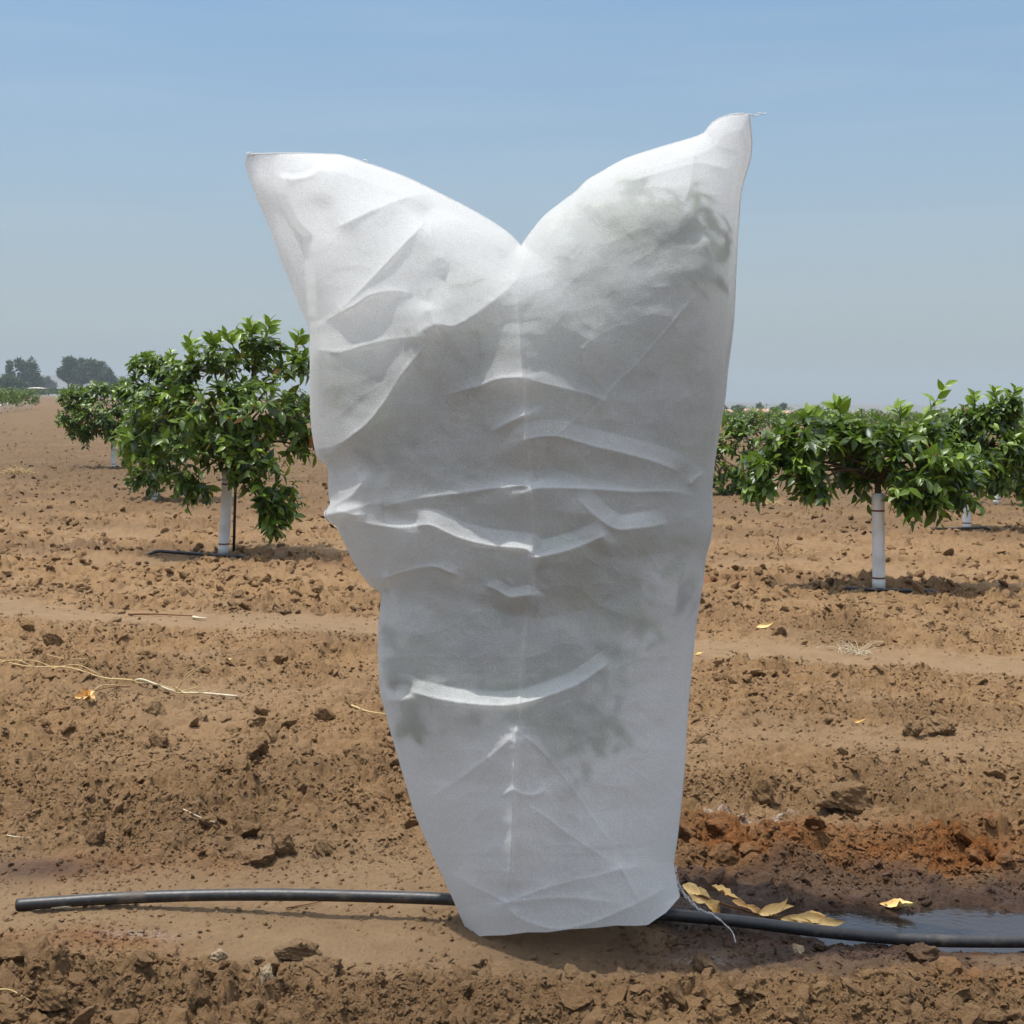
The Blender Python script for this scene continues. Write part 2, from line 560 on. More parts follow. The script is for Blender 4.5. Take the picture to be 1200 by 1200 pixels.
def rock_variant(seed, sub):
    import bmesh
    bm = bmesh.new()
    bmesh.ops.create_icosphere(bm, subdivisions=sub, radius=1)
    V = np.array([v.co for v in bm.verts])
    T = np.array([[v.index for v in f.verts] for f in bm.faces])
    bm.free()
    r = np.random.default_rng(seed)
    # chopped by random planes, then roughened: broken soil rather than a ball
    for _ in range(9):
        n = r.normal(size=3); n /= np.linalg.norm(n)
        d = r.uniform(.45, .85)
        ex = np.maximum(V @ n - d, 0)
        V = V - ex[:, None] * n * .97
    nz = perlin(V[:, 0] * 1.7 + 5, V[:, 1] * 1.7 + V[:, 2] * 1.3, seed) * .18 + perlin(V[:, 0] * 4 + V[:, 2] * 3, V[:, 1] * 4 - V[:, 2] * 2, seed + 1) * .15
    if sub > 2:
        nz = nz + perlin(V[:, 0] * 9 + V[:, 2] * 5, V[:, 1] * 9 - V[:, 2] * 6, seed + 2) * .11
    if sub > 3:
        nz = nz + perlin(V[:, 0] * 22 + V[:, 2] * 13, V[:, 1] * 22 - V[:, 2] * 15, seed + 3) * .06
    V = V * (1 + nz)[:, None]
    V *= np.array([1.0, r.uniform(.7, .95), r.uniform(.5, .8)])
    return V, T


def scatter(name, n, smin, smax, power, sub, seed, y_rng, thr, nvar=7, where=None):
    r = np.random.default_rng(seed)
    var = [rock_variant(seed * 10 + k, sub) for k in range(nvar)]
    # evenly over the visible picture, so that near soil is as busy as far soil
    py = r.uniform(F * CAM_H / y_rng[1], F * CAM_H / y_rng[0], n)
    Y = F * CAM_H / py
    X = r.uniform(-.47, .47, n) * Y
    rough = zones(X, Y)[0]
    clump = np.clip(.55 + .9 * fbm(X * 2.6, Y * 2.6, 45 + seed, 3), 0, 1.2)
    keep = r.uniform(0, 1, n) < np.clip(rough - thr, 0, 1) * clump
    if where is not None: keep = r.uniform(0, 1, n) < where(X, Y)
    keep &= puddle_d(X, Y) > .95
    X, Y = X[keep], Y[keep]
    n = len(X)
    s = smin * (smax / smin) ** (r.uniform(0, 1, n) ** power)
    s *= np.clip(Y / 4.0, .85, 2.2) ** .5
    Z = ground_z(X, Y) + s * r.uniform(-.15, .28, n)
    mb_V, mb_T, off = [], [], 0
    yaw = r.uniform(0, 2 * np.pi, n); tl = r.normal(0, .35, (n, 2))
    which = r.integers(0, nvar, n)
    for k, (V, T) in enumerate(var):
        m = np.where(which == k)[0]
        if not len(m): continue
        c, sn = np.cos(yaw[m]), np.sin(yaw[m])
        vx = V[None, :, 0] * c[:, None] - V[None, :, 1] * sn[:, None]
        vy = V[None, :, 0] * sn[:, None] + V[None, :, 1] * c[:, None]
        vz = V[None, :, 2] + vx * tl[m, :1] + vy * tl[m, 1:]
        W = np.stack([X[m, None] + vx * s[m, None], Y[m, None] + vy * s[m, None], Z[m, None] + vz * s[m, None]], -1)
        mb_V.append(W.reshape(-1, 3))
        mb_T.append((T[None] + (np.arange(len(m)) * len(V))[:, None, None] + off).reshape(-1, 3))
        off += len(m) * len(V)
    V = np.vstack(mb_V)
    at = soil_attrs(V[:, 0], V[:, 1])
    me = arr_mesh(name, V, [np.vstack(mb_T)], False, at)
    o = link(name, me, M_SOIL)
    return tag(o, kind="stuff")


tag(scatter("soil_clods", 14000, .008, .042, 2.6, 3, 3, (2.6, 9.5), .15), "brown broken soil clods lying over the ploughed field", "soil clods")
tag(scatter("bank_clods", 30000, .009, .030, 1.6, 3, 13, (2.65, 4.4), 0, where=lambda X, Y:
    .16 * np.exp(-(((X - .95) / .55)**4 + ((Y - 3.80) / .16)**2)) + .12 * np.exp(-(((X + .6) / .55)**2 + ((Y - 2.93) / .10)**2))
    + .045 * np.exp(-((rowr(X, Y) - 4.0) / .12)**2) + .05 * np.exp(-(((X - .3) / .5)**2 + ((Y - 2.86) / .08)**2))), "broken clods heaped on the banks beside the pipe and the puddle", "soil clods")
tag(scatter("soil_crumbs", 300000, .0034, .012, 1.9, 1, 5, (2.55, 9.0), .02), "fine brown soil crumbs covering the ploughed field", "soil crumbs")
tag(scatter("field_clods", 26000, .010, .036, 1.8, 2, 8, (8.0, 60.0), .08), "small clods over the more distant ploughed soil", "soil clods")

# water
def build_puddle():
    n = 48
    t = np.linspace(0, 2 * np.pi, n, endpoint=False)
    rr = 1.5
    V = np.stack([PUD[0] + np.cos(t) * PUD[2] * rr, PUD[1] + np.sin(t) * PUD[3] * rr, np.full(n, PUD_Z)], -1)
    V = np.vstack([V, [PUD[0], PUD[1], PUD_Z]])
    k = np.arange(n)
    m, nt_, o = new_mat("muddy_water")
    N = NT(nt_)
    b = N.n("ShaderNodeBsdfPrincipled", i_Roughness=.07, i_IOR=1.33)
    b.inputs["Base Color"].default_value = (.022, .016, .012, 1)
    b.inputs["Specular IOR Level"].default_value = .8
    N.l(N.bump(N.noise(N.pos(), 60, 4), .16, .008), b.inputs["Normal"])
    N.l(b.outputs[0], o.inputs[0])
    ob = link("puddle_water", arr_mesh("puddle_water", V, [np.stack([k, (k + 1) % n, np.full(n, n)], -1)]), m)
    tag(ob, kind="structure")


build_puddle()
# ------------------------------------------------------------------ the white frost cover
COV_Y = 3.26         # the plane of the trunk
TOP = [(288, 186), (292, 181), (306, 180), (349, 179.5), (390, 181), (401, 182), (427, 190), (474, 207), (518, 228), (562, 251), (592, 270), (606, 283), (611, 288), (617, 279), (637, 254), (657, 238), (676, 223.5), (687, 212), (704, 202), (733, 186), (774, 172.5), (821, 158), (832, 146), (844, 138), (859, 133.5), (878, 133)]
LEFT = [(288, 186), (287.5, 194), (299, 228), (314, 263), (328, 301), (343, 339), (358, 375), (362, 386), (363, 400), (363, 451), (364, 493), (369, 528), (375, 540), (384, 549), (385, 580), (387, 590), (380, 600), (382, 609), (394, 618), (405, 640), (417, 664), (426, 677), (436, 688), (446, 697), (445, 715), (443, 733), (443, 770), (445.5, 812), (450, 829), (457.6, 858), (464, 880), (480, 935), (489, 961), (510, 1009), (528, 1048), (550, 1099)]
RIGHT = [(878, 133), (881, 167), (879, 187), (872, 210), (868, 228), (864.6, 272), (862, 324), (859, 382), (853, 429), (849, 470), (843.6, 500), (838, 535), (834, 571), (835, 606), (833, 630), (827, 652), (823, 686), (818, 714), (812, 764), (807.5, 812), (804, 855), (802.5, 890), (798, 940), (793, 985), (789, 1012), (792, 1030), (796.5, 1051.5)]
BOT = [(550, 1099), (570, 1096.5), (592, 1096), (618, 1092.5), (642, 1092.5), (668, 1089), (696, 1087.5), (722, 1084.5), (745, 1085), (759, 1084), (781, 1069), (796.5, 1051.5)]


def resample(pts, t, smooth=6):
    p = np.asarray(pts, float)
    q = smooth_line(p, len(p) * smooth) if smooth else p
    L = np.concatenate([[0], np.cumsum(np.linalg.norm(np.diff(q, axis=0), axis=1))])
    L /= L[-1]
    return np.stack([np.interp(t, L, q[:, 0]), np.interp(t, L, q[:, 1])], -1)


NU, NV = 430, 560
uu = np.linspace(0, 1, NU); vv = np.linspace(0, 1, NV)
cT, cB, cL, cR = resample(TOP, uu), resample(BOT, uu, 0), resample(LEFT, vv), resample(RIGHT, vv)
Ug, Vg = np.meshgrid(uu, vv)
U3, V3 = Ug[..., None], Vg[..., None]
PX = (1 - V3) * cT[None] + V3 * cB[None] + (1 - U3) * cL[:, None] + U3 * cR[:, None] \
    - ((1 - U3) * (1 - V3) * cT[0] + U3 * (1 - V3) * cT[-1] + (1 - U3) * V3 * cB[0] + U3 * V3 * cB[-1])
px, py = PX[..., 0], PX[..., 1]


def ridge(pts, A, wn, wp, prof='exp', ends=(0, 0), taper=.3, sm=True):
    """raised crease along a line. wn: width on the upper side (lines run left to right; right side
    for lines running down), wp: on the other. A in pixels; a list gives one height per point."""
    p = np.asarray(pts, float)
    m = len(p)
    Ap = np.broadcast_to(np.asarray(A, float), (m,))
    if sm and m > 2:
        k = (m - 1) * 5 + 1
        Ap = np.interp(np.linspace(0, m - 1, k), np.arange(m), Ap)
        p = smooth_line(p, k)
        m = k
    x0, x1 = p[:, 0].min(), p[:, 0].max(); y0, y1 = p[:, 1].min(), p[:, 1].max()
    reach = max(wn, wp) * (1.05 if prof == 'lin' else 4 if prof == 'exp' else 2.6)
    sel = (px > x0 - reach) & (px < x1 + reach) & (py > y0 - reach) & (py < y1 + reach)
    qx, qy = px[sel], py[sel]
    best = np.full(qx.shape, 1e9)
    S0 = np.zeros_like(best); S1 = np.zeros_like(best); S2 = np.zeros_like(best)
    L = np.concatenate([[0], np.cumsum(np.linalg.norm(np.diff(p, axis=0), axis=1))])
    L /= L[-1]
    Ap = Ap.copy()
    if ends[0] == 0: Ap = Ap * sstep(0, taper, L)
    if ends[1] == 0: Ap = Ap * sstep(0, taper, 1 - L)
    for i in range(m - 1):
        ax, ay = p[i]; bx, by = p[i + 1]
        dx, dy = bx - ax, by - ay
        l2 = dx * dx + dy * dy + 1e-9
        t = np.clip(((qx - ax) * dx + (qy - ay) * dy) / l2, 0, 1)
        d = np.hypot(qx - ax - t * dx, qy - ay - t * dy)
        c = (dx * (qy - ay) - dy * (qx - ax)) / np.sqrt(l2)
        wgt = np.sqrt(l2) / (d + .3)**5
        best = np.minimum(best, d)
        S0 += wgt; S1 += wgt * np.clip(c / (d + 1e-6), -1, 1); S2 += wgt * (Ap[i] + t * (Ap[i + 1] - Ap[i]))
    side = S1 / S0
    a = S2 / S0
    w_ = wn + (wp - wn) * sstep(-.35, .35, side)
    s = best / w_
    if prof == 'lin': f = np.clip(1 - s, 0, 1)
    elif prof == 'gauss': f = np.exp(-s * s)
    else: f = np.exp(-s)
    h = np.zeros_like(px)
    h[sel] = a * f
    return h


def poly_dist(pts):
    p = np.asarray(pts, float)
    best = np.full(px.shape, 1e9)
    for (ax, ay), (bx, by) in zip(p[:-1], p[1:]):
        dx, dy = bx - ax, by - ay
        t = np.clip(((px - ax) * dx + (py - ay) * dy) / (dx * dx + dy * dy + 1e-9), 0, 1)
        best = np.minimum(best, np.hypot(px - ax - t * dx, py - ay - t * dy))
    return best


D_TOP, D_L, D_R = poly_dist(cT[::6]), poly_dist(cL[::6]), poly_dist(cR[::6])
U_S = D_L / (D_L + D_R + 1e-6)
D_L[:, 0] = 0; D_R[:, -1] = 0; D_TOP[0] = 0
EDGE_H = np.clip(np.minimum(np.minimum(D_L, D_R) / 11, D_TOP / 20), 0, 1)
EDGE = np.clip(np.minimum(np.minimum(D_L, D_R) / 26, D_TOP / 34), 0, 1)


def body(rows, depths, shoulder=215, pw=.85):
    fu = np.clip(1 - np.abs(2 * U_S - 1)**2.6, 0, 1)**.62
    shoulder = 80 + (shoulder - 80) * sstep(10, 170, np.abs(px - 600))
    fv = (1 - (1 - np.clip(D_TOP / shoulder, 0, 1))**2)**pw
    return np.interp(py, rows, depths) * fu * fv


def cover_depth():
    u, v = Ug, Vg
    base = body([150, 400, 600, 760, 920, 1090], [.20, .220, .226, .226, .210, .175])
    # the ears are flat: the two sheets lie together there
    ear = np.exp(-(((px - 300) / 45)**2 + ((py - 200) / 75)**2)) + np.exp(-(((px - 880) / 38)**2 + ((py - 150) / 55)**2))
    base *= 1 - .80 * np.clip(ear, 0, 1)
    fx = np.interp(py, [170, 200, 237, 262, 276, 312, 377, 392], [322, 318, 331, 343, 358, 361, 362, 352])
    strip = sstep(-4, 10, px - fx + 1.2 * perlin(py / 14, py * 0 + 2, 219))
    base *= .22 + .78 * np.where(py < 395, strip, 1)
    h = np.zeros_like(px)
    def r(pts, A, wn, wp, prof='exp', raw=False, **k):
        nonlocal h
        if prof != 'gauss' and not raw:
            A = np.asarray(A, float) * (1.25 if np.mean([q[1] for q in pts]) < 425 and np.mean([q[0] for q in pts]) < 600 else .78)
            wn, wp = (wn * .75, wp * 2.1) if wn > 3 else (wn, wp)
        h = h + ridge(pts, A, wn, wp, prof, **k)
        if prof != 'gauss' and not raw and wn > 3:      # the crease itself is a thin hard line
            h = h + ridge(pts, np.asarray(A) * .16, 1.8, 3.0, 'exp', **k)
    # ledge: the lower sheet stands out in front of the left lobe
    r([(470, 402), (508, 381), (530, 382), (548, 374), (579, 352), (602, 331), (615, 308), (636, 270), (656, 243)], [8, 20, 23, 24, 28, 34, 34, 26, 8], 30, 150, 'exp', raw=True, taper=.10)
    # ear fold on the left
    r([(322, 207), (345, 210), (366, 205), (385, 190)], 7, 9, 16, 'lin', taper=.25)
    r([(393, 182), (391, 200), (386, 222), (372, 250)], 11, 45, 26, 'gauss', ends=(1, 0), taper=.4)
    # left lobe stars
    r([(384, 268), (400, 264), (445, 243), (480, 231), (515, 224)], 12, 34, 30, 'exp', taper=.2)
    r([(385, 374), (410, 352), (440, 322), (470, 290), (496, 262), (502, 250)], [7, 10, 14, 18, 22, 14], 70, 30, 'exp', ends=(0, 0), taper=.14)
    r([(503, 247), (504, 262), (510, 290), (522, 320)], 10, 60, 30, 'exp', taper=.3)
    r([(384, 374), (400, 366), (418, 356), (433, 346), (460, 341), (490, 345)], [9, 12, 12, 10, 6, 3], 22, 26, 'exp', ends=(1, 0), taper=.15)
    r([(374, 410), (400, 412), (430, 404), (470, 396), (520, 394)], [7, 9, 8, 6, 4], 24, 34, 'exp', ends=(1, 0), taper=.25)
    r([(500, 352), (504, 366), (509, 381)], 9, 26, 22, 'exp', ends=(0, 1), taper=.4)
    r([(503, 246), (530, 256), (550, 262), (579, 284), (600, 304)], 3.4, 9, 5, 'exp', taper=.2)
    r([(500, 353), (538, 336), (575, 346)], -2.5, 20, 16, 'gauss', taper=.3)
    r([(450, 250), (470, 262), (490, 280)], -5, 30, 30, 'gauss')
    # long soft diagonal
    r([(373, 541), (388, 533), (412, 511), (433, 493), (452, 468), (470, 440), (490, 415), (512, 394)], [9, 11, 12, 12, 11, 11, 9, 6], 30, 24, 'exp', ends=(1, 0), taper=.12)
    r([(388, 592), (410, 582), (422, 568), (434, 551)], 10, 18, 24, 'exp', ends=(1, 0), taper=.35)
    r([(384, 598), (400, 600), (415, 604), (430, 603)], 8, 12, 4, 'exp', ends=(1, 0), taper=.3)
    r([(428, 603), (443, 596), (480, 586), (520, 580), (545, 577), (580, 572), (618, 568.5)], [4, 5, 5, 6, 9, 12, 14], 16, 22, 'exp', ends=(0, 1), taper=.15)
    r([(398, 612), (412, 610), (445, 616), (475, 618), (502, 615), (520, 622), (540, 631), (573, 639), (618, 644), (624, 653), (650, 649), (680, 640), (711, 626), (716, 622)], [6, 9, 10, 10, 12, 13, 14, 17, 19, 19, 18, 17, 13, 8], 26, 34, 'lin', ends=(1, 0), taper=.04)
    r([(445, 601), (470, 608), (500, 613)], -5, 9, 9, 'gauss')
    # short tight creases against the middle seam
    r([(513, 466), (540, 458), (562, 452), (585, 444), (612, 442)], [2, 4, 8, 11, 13], 15, 18, 'exp', ends=(0, 1), taper=.2)
    r([(570, 507), (585, 501), (597, 494), (614, 486.5)], [3, 7, 10, 11], 13, 16, 'exp', ends=(0, 1), taper=.25)
    r([(617, 515), (650, 511), (697, 523), (743, 534), (781, 546), (804, 559)], [8, 9, 10, 10, 9, 4], 26, 18, 'lin', ends=(1, 0), taper=.12)
    r([(621, 574.5), (640, 571.5), (692, 573), (740, 576), (790, 576.5), (823, 586)], [12, 13, 12, 10, 6, 2], 14, 24, 'exp', ends=(1, 0), taper=.15)
    r([(672, 578), (685, 592), (700, 606), (722, 620), (755, 618), (790, 611)], [3, 7, 11, 13, 11, 5], 24, 16, 'lin', taper=.14)
    r([(624, 447), (657, 454), (692, 463), (720, 474)], 4, 12, 12, 'exp', ends=(1, 0), taper=.2)
    r([(804, 571), (814, 562), (826, 551)], 5, 8, 8, 'exp')
    # right lobe
    r([(704, 216), (745, 210), (789, 197), (818, 191), (838, 194), (858, 201)], 3.5, 7, 9, 'exp', taper=.15)
    r([(818, 158), (812, 190), (808, 220), (798, 246)], 8, 30, 30, 'exp', ends=(1, 0), taper=.3)
    r([(684, 262), (716, 243), (755, 250), (795, 250), (824, 273)], 9, 40, 40, 'gauss', taper=.2)
    r([(820, 268), (827, 283), (833, 298), (841, 320), (845, 345)], 8, 12, 34, 'exp', taper=.25)
    r([(868, 205), (862, 250), (856, 300), (853, 360), (848, 420)], -5, 5, 8, 'gauss', taper=.15)
    r([(823, 336), (780, 388), (750, 423), (722, 450), (706, 470), (676, 503)][::-1], 1.7, 2.2, 2.2, 'exp', taper=.12)
    r([(650, 512), (668, 497), (684, 482)], 1.6, 2, 2, 'exp')
    r([(728, 446), (712, 470), (690, 494)][::-1], 1.6, 2, 2, 'exp')
    r([(636, 256), (655, 280), (680, 300)], 6, 30, 30, 'gauss')
    # below the waist
    r([(440, 676), (453, 677), (480, 668), (508, 664), (528, 671), (548, 680)], [6, 9, 10, 10, 9, 4], 22, 24, 'exp', ends=(1, 0), taper=.15)
    r([(452, 677), (449, 690), (447, 700)], 12, 60, 5, 'exp', ends=(1, 1))
    r([(562, 684), (580, 690), (596, 699), (608, 699), (620, 697)], [3, 6, 8, 8, 8], 15, 10, 'lin', ends=(0, 1), taper=.2)
    r([(458, 806), (474, 806), (490, 813), (530, 822), (581, 827), (612, 824), (640, 816), (660, 809), (682, 799), (705, 783), (722, 772)], [6, 8, 12, 15, 17, 18, 17, 16, 14, 9, 4], 22, 44, 'lin', ends=(0, 0), taper=.06)
    r([(446, 811), (470, 806), (490, 812)], -6, 9, 8, 'gauss')
    r([(447, 818), (470, 820), (488, 814)], 6, 6, 10, 'exp')
    r([(497, 950), (510, 932), (545, 908), (581, 881), (606, 857)], [3, 4, 5, 5, 5], 26, 16, 'exp', ends=(0, 1), taper=.2)
    r([(606, 857), (633, 878), (672, 925), (700, 966), (729, 1006)], [4, 4, 4, 4, 4], 30, 26, 'exp', ends=(1, 0), taper=.2)
    r([(584, 936), (593, 929), (602, 925), (612, 930), (628, 931), (644, 921)], 3.5, 6, 7, 'exp', taper=.2)
    r([(612, 938), (640, 958), (666, 977), (700, 1000), (728, 1017)], 4, 26, 22, 'exp', taper=.2)
    # flap at the hem
    r([(526, 1021), (552, 1037), (575, 1048), (592, 1058)], [5, 7, 8, 9], 34, 24, 'exp', ends=(0, 1), taper=.2)
    r([(592, 1058), (625, 1046), (666, 1033), (700, 1026), (728, 1018)], [8, 6, 5, 6, 9], 24, 20, 'exp', ends=(1, 1))
    r([(592, 1058), (625, 1054), (657, 1052), (700, 1055), (740, 1061)], [7, 5, 4, 3, 1], 12, 18, 'exp', ends=(1, 0), taper=.2)
    r([(592, 1059), (606, 1074), (626, 1083), (657, 1089), (696, 1080), (730, 1066), (750, 1057), (770, 1046), (784, 1036)], [6, 6, 7, 8, 8, 8, 8, 7, 5], 22, 13, 'exp', taper=.08)
    r([(728, 1018), (738, 1035), (749, 1058)], 5, 14, 14, 'exp', ends=(1, 0))
    # folded-in-the-packet crease down the middle
    seam = [(606, 334), (610, 400), (612, 447), (614.5, 490), (618, 540), (621, 575), (623, 613), (624, 650), (622, 700), (617, 740), (612, 790), (608, 830), (605, 860), (603, 900), (601, 940), (599, 1000), (595, 1056)]
    r(seam, 6.0, 80, 60, 'exp', raw=True, taper=.06)
    r([(606, 850), (603, 900), (601, 940), (599, 1000), (596, 1052)], [6, 14, 16, 15, 10], 130, 62, 'lin', raw=True, taper=.12)
    r([(612, 360), (613, 440), (617, 520), (621, 570)], [8, 13, 13, 8], 150, 50, 'lin', raw=True, taper=.2)
    r(seam, 2.6, 2.0, 4.5, 'exp', raw=True, taper=.03)
    # sewn edge on the right
    r([(870, 150), (872, 180), (864, 215), (858, 260), (855, 320), (851, 385), (844, 440), (838, 490), (832, 535)], -3.0, 3, 4, 'gauss', taper=.05)
    r([(794, 905), (790, 950), (785, 985), (780, 1010)], -3, 3, 5, 'gauss', taper=.2)
    # loose ripples of the whole sheet
    n = fbm(px / 90 + 4, py / 70, 201, 3) * 2.4 + fbm(px / 34, py / 30, 205, 3) * .45 + fbm(px / 9, py / 9, 207, 2) * .10
    n = n + .45 * np.clip(1 - np.abs(perlin(px / 75 + py / 160, py / 55, 221)) * 1.0, 0, 1)**12 + .40 * np.clip(1 - np.abs(perlin(px / 30 - py / 60, py / 24, 223)), 0, 1)**10 * np.clip(perlin(px / 120, py / 120, 224) * 2, 0, 1)
    k = COV_Y / F
    return base + (h * EDGE_H * 1.1 + n * EDGE) * k


FRONT = np.maximum(cover_depth(), 0)
BACK = body([150, 400, 640, 1090], [.20, .24, .21, .13])
BACK += (fbm(px / 60 + 9, py / 60, 211, 4) * 9) * COV_Y / F * EDGE
BACK = np.maximum(BACK, 0)


def fabric_material():
    m, t, o = new_mat("white_nonwoven_fabric")
    N = NT(t)
    p = N.obj()
    cloudy = N.noise(p, 9, 5, .6)
    fib = N.noise(p, 60, 4, .7)
    weave = N.n("ShaderNodeTexVoronoi", i_Scale=520.0)
    N.l(p, weave.inputs["Vector"])
    grain = N.noise(p, 400, 2, .8)
    h = N.math('ADD', N.math('MULTIPLY', grain, .8), N.math('MULTIPLY', weave.outputs["Distance"], .6))
    nrm = N.bump(h, .8, .003)
    d = N.n("ShaderNodeBsdfDiffuse", i_Roughness=.4)
    N.l(N.ramp(grain, [(.30, (.66, .665, .66)), (.70, (1.0, 1.0, .99))]), d.inputs["Color"])
    tr = N.n("ShaderNodeBsdfTranslucent")
    N.l(N.ramp(grain, [(.30, (.82, .82, .81)), (.70, (1.0, 1.0, .99))]), tr.inputs["Color"])
    N.l(nrm, d.inputs["Normal"])
    ms = N.n("ShaderNodeMixShader")
    f = N.math('ADD', N.ramp(cloudy, [(.3, .47), (.7, .56)]), N.math('MULTIPLY', N.math('SUBTRACT', fib, .5), .12))
    N.l(f, ms.inputs[0])
    N.l(d.outputs[0], ms.inputs[1]); N.l(tr.outputs[0], ms.inputs[2])
    # pinholes between the fibres
    tp = N.n("ShaderNodeBsdfTransparent")
    tp.inputs["Color"].default_value = (.97, .97, .97, 1)
    m2 = N.n("ShaderNodeMixShader")
    m2.inputs[0].default_value = .05
    N.l(ms.outputs[0], m2.inputs[1]); N.l(tp.outputs[0], m2.inputs[2])
    N.l(m2.outputs[0], o.inputs[0])
    return m


M_FABRIC = fabric_material()
M_THREAD = plain_mat("white_thread", (.80, .79, .77), .8, .2)


def sheet_points(d):
    Y = COV_Y + d
    return np.stack([(px - 600) / F * Y, Y, CAM_H - (py - HOR) / F * Y], -1)


COVER_BASE = np.array([.13, COV_Y, 0.0])
cover = empty("plant_cover", COVER_BASE, "large white fabric plant cover pulled over a tree, with two pointed top corners", "plant cover")
FS = sheet_points(-FRONT)
o = link("front_panel", arr_mesh("front_panel", FS.reshape(-1, 3) - COVER_BASE, [grid_faces(NV, NU)]), M_FABRIC, cover)
s_ = slice(None, None, 3)
Vb = sheet_points(BACK)[::3][:, list(range(0, NU, 3))]
# share the outline exactly with the front sheet
o = link("back_panel", arr_mesh("back_panel", Vb.reshape(-1, 3) - COVER_BASE, [grid_faces(Vb.shape[0], Vb.shape[1])[:, ::-1]]), M_FABRIC, cover)

# sewn seam along top and sides: a narrow doubled strip with overlock thread
def seam_strip():
    mb = MB()
    for idx in (FS[:, -1],):
        pts = idx[::6]
        mb.tube(pts, .0016, 5, False)
    mb.build("side_seam", M_FABRIC, cover, origin=None)
    return mb


mb = MB()
mb.tube(FS[::6, -1] - COVER_BASE, .0018, 5, False)
mb.build("side_seam", M_FABRIC, cover)
mb = MB()
mb.tube(FS[0, ::5] - COVER_BASE, .0014, 5, False)
mb.build("top_seam", M_FABRIC, cover)


def threads():
    y = COV_Y
    sets = [
        [(877, 133), (884, 134.5), (890, 132), (894, 134), (898, 131.5)],
        [(878, 134), (885, 136), (892, 133), (897, 134)],
        [(288, 184), (291, 180), (295, 182), (300, 180.5)],
        [(290, 183), (288, 179.5), (293, 178.5), (298, 181)],
        [(424, 189), (428, 187), (431, 190), (427, 191)],
    ]
    for s in sets:
        mb = MB()
        q = smooth_line([P(a, b, y) for a, b in s], 24) - COVER_BASE
        q[:, 1] += np.sin(np.arange(24) * 1.1) * .003
        mb.tube(q, .0007, 4)
        mb.build("loose_thread", M_THREAD, cover)
    # the long ravelled thread at the right foot of the bag
    pts = [P(791, 1016, 3.27), P(794, 1034, 3.26), P(802, 1048, 3.25), P(811, 1058, 3.24), P(820, 1066, 3.23), P(834, 1071, 3.2), P(846, 1080, 3.17), P(858, 1092, 3.14), P(862, 1104, 3.12)]
    q = smooth_line(pts, 150) - COVER_BASE
    i = np.arange(150)
    for ph, am in ((0, .0045), (2.2, .004)):
        mb = MB()
        qq = q.copy()
        qq[:, 0] += am * np.sin(i * 1.3 + ph) * np.clip(1.4 - i / 110, .15, 1)
        qq[:, 2] += am * np.cos(i * 1.7 + ph) * np.clip(1.4 - i / 110, .15, 1)
        mb.tube(qq, .0005, 4)
        mb.build("loose_thread", M_THREAD, cover)


threads()
# ------------------------------------------------------------------ citrus trees
def leaf_material(name, young, old, dead, trans=.22, gloss=.38):
    m, t, o = new_mat(name)
    N = NT(t)
    tone = N.attr("tone")
    c = N.ramp(tone, [(0.0, old), (.45, tuple(.55 * a + .45 * b for a, b in zip(old, young))), (.80, young), (.955, tuple(1.25 * a for a in young)), (.972, dead)])
    f = N.noise(N.obj(), 45, 3)
    c = N.mix(N.ramp(f, [(.3, .0), (.7, .35)]), c, tuple(.55 * a for a in old))
    bf = N.n("ShaderNodeNewGeometry").outputs["Backfacing"]
    c = N.mix(N.math('MULTIPLY', bf, .6), c, tuple(.5 * (a + b_) * 1.5 + .03 for a, b_ in zip(young, old)))
    b = N.n("ShaderNodeBsdfPrincipled", i_Roughness=gloss)
    b.inputs["Specular IOR Level"].default_value = .42
    N.l(c, b.inputs["Base Color"])
    N.l(N.bump(N.noise(N.obj(), 130, 3), .25, .003), b.inputs["Normal"])
    tr = N.n("ShaderNodeBsdfTranslucent")
    N.l(N.mix(.5, c, (.16, .30, .02)), tr.inputs["Color"])
    ms = N.n("ShaderNodeMixShader")
    ms.inputs[0].default_value = trans
    N.l(b.outputs[0], ms.inputs[1]); N.l(tr.outputs[0], ms.inputs[2])
    N.l(ms.outputs[0], o.inputs[0])
    return m


M_LEAF = leaf_material("citrus_leaves", (.18, .27, .020), (.018, .042, .006), (.36, .13, .025))
M_BARK = plain_mat("citrus_bark", (.10, .075, .045), .9, .1, .25, 60, .5, .004)
M_TWIG = plain_mat("green_twig", (.07, .10, .03), .7, .2, .2, 60)
M_WRAP = plain_mat("white_trunk_wrap", (.78, .78, .77), .6, .3, .12, 7, .15, .004, (.56, .54, .50))
M_TIE = plain_mat("rust_tie", (.26, .12, .06), .8, .1, .3, 80)
def pipe_material():
    m, t, o = new_mat("black_poly_pipe")
    N = NT(t)
    p = N.pos()
    dust = N.ramp(N.noise(p, 16, 7, .7), [(.54, 0), (.74, .7)])
    c = N.mix(dust, N.ramp(N.noise(p, 90, 4), [(.3, (.010, .010, .011)), (.7, (.024, .023, .023))]), (.13, .095, .062))
    b = N.n("ShaderNodeBsdfPrincipled")
    b.inputs["Specular IOR Level"].default_value = .45
    N.l(c, b.inputs["Base Color"])
    N.l(N.math('ADD', .45, N.math('MULTIPLY', dust, .5)), b.inputs["Roughness"])
    N.l(N.bump(N.noise(p, 120, 4), .3, .002), b.inputs["Normal"])
    N.l(b.outputs[0], o.inputs[0])
    return m


M_PIPE = pipe_material()
M_STAKE = plain_mat("black_stake", (.016, .016, .017), .58, .4, .3, 25, .15, .002, (.040, .033, .027))

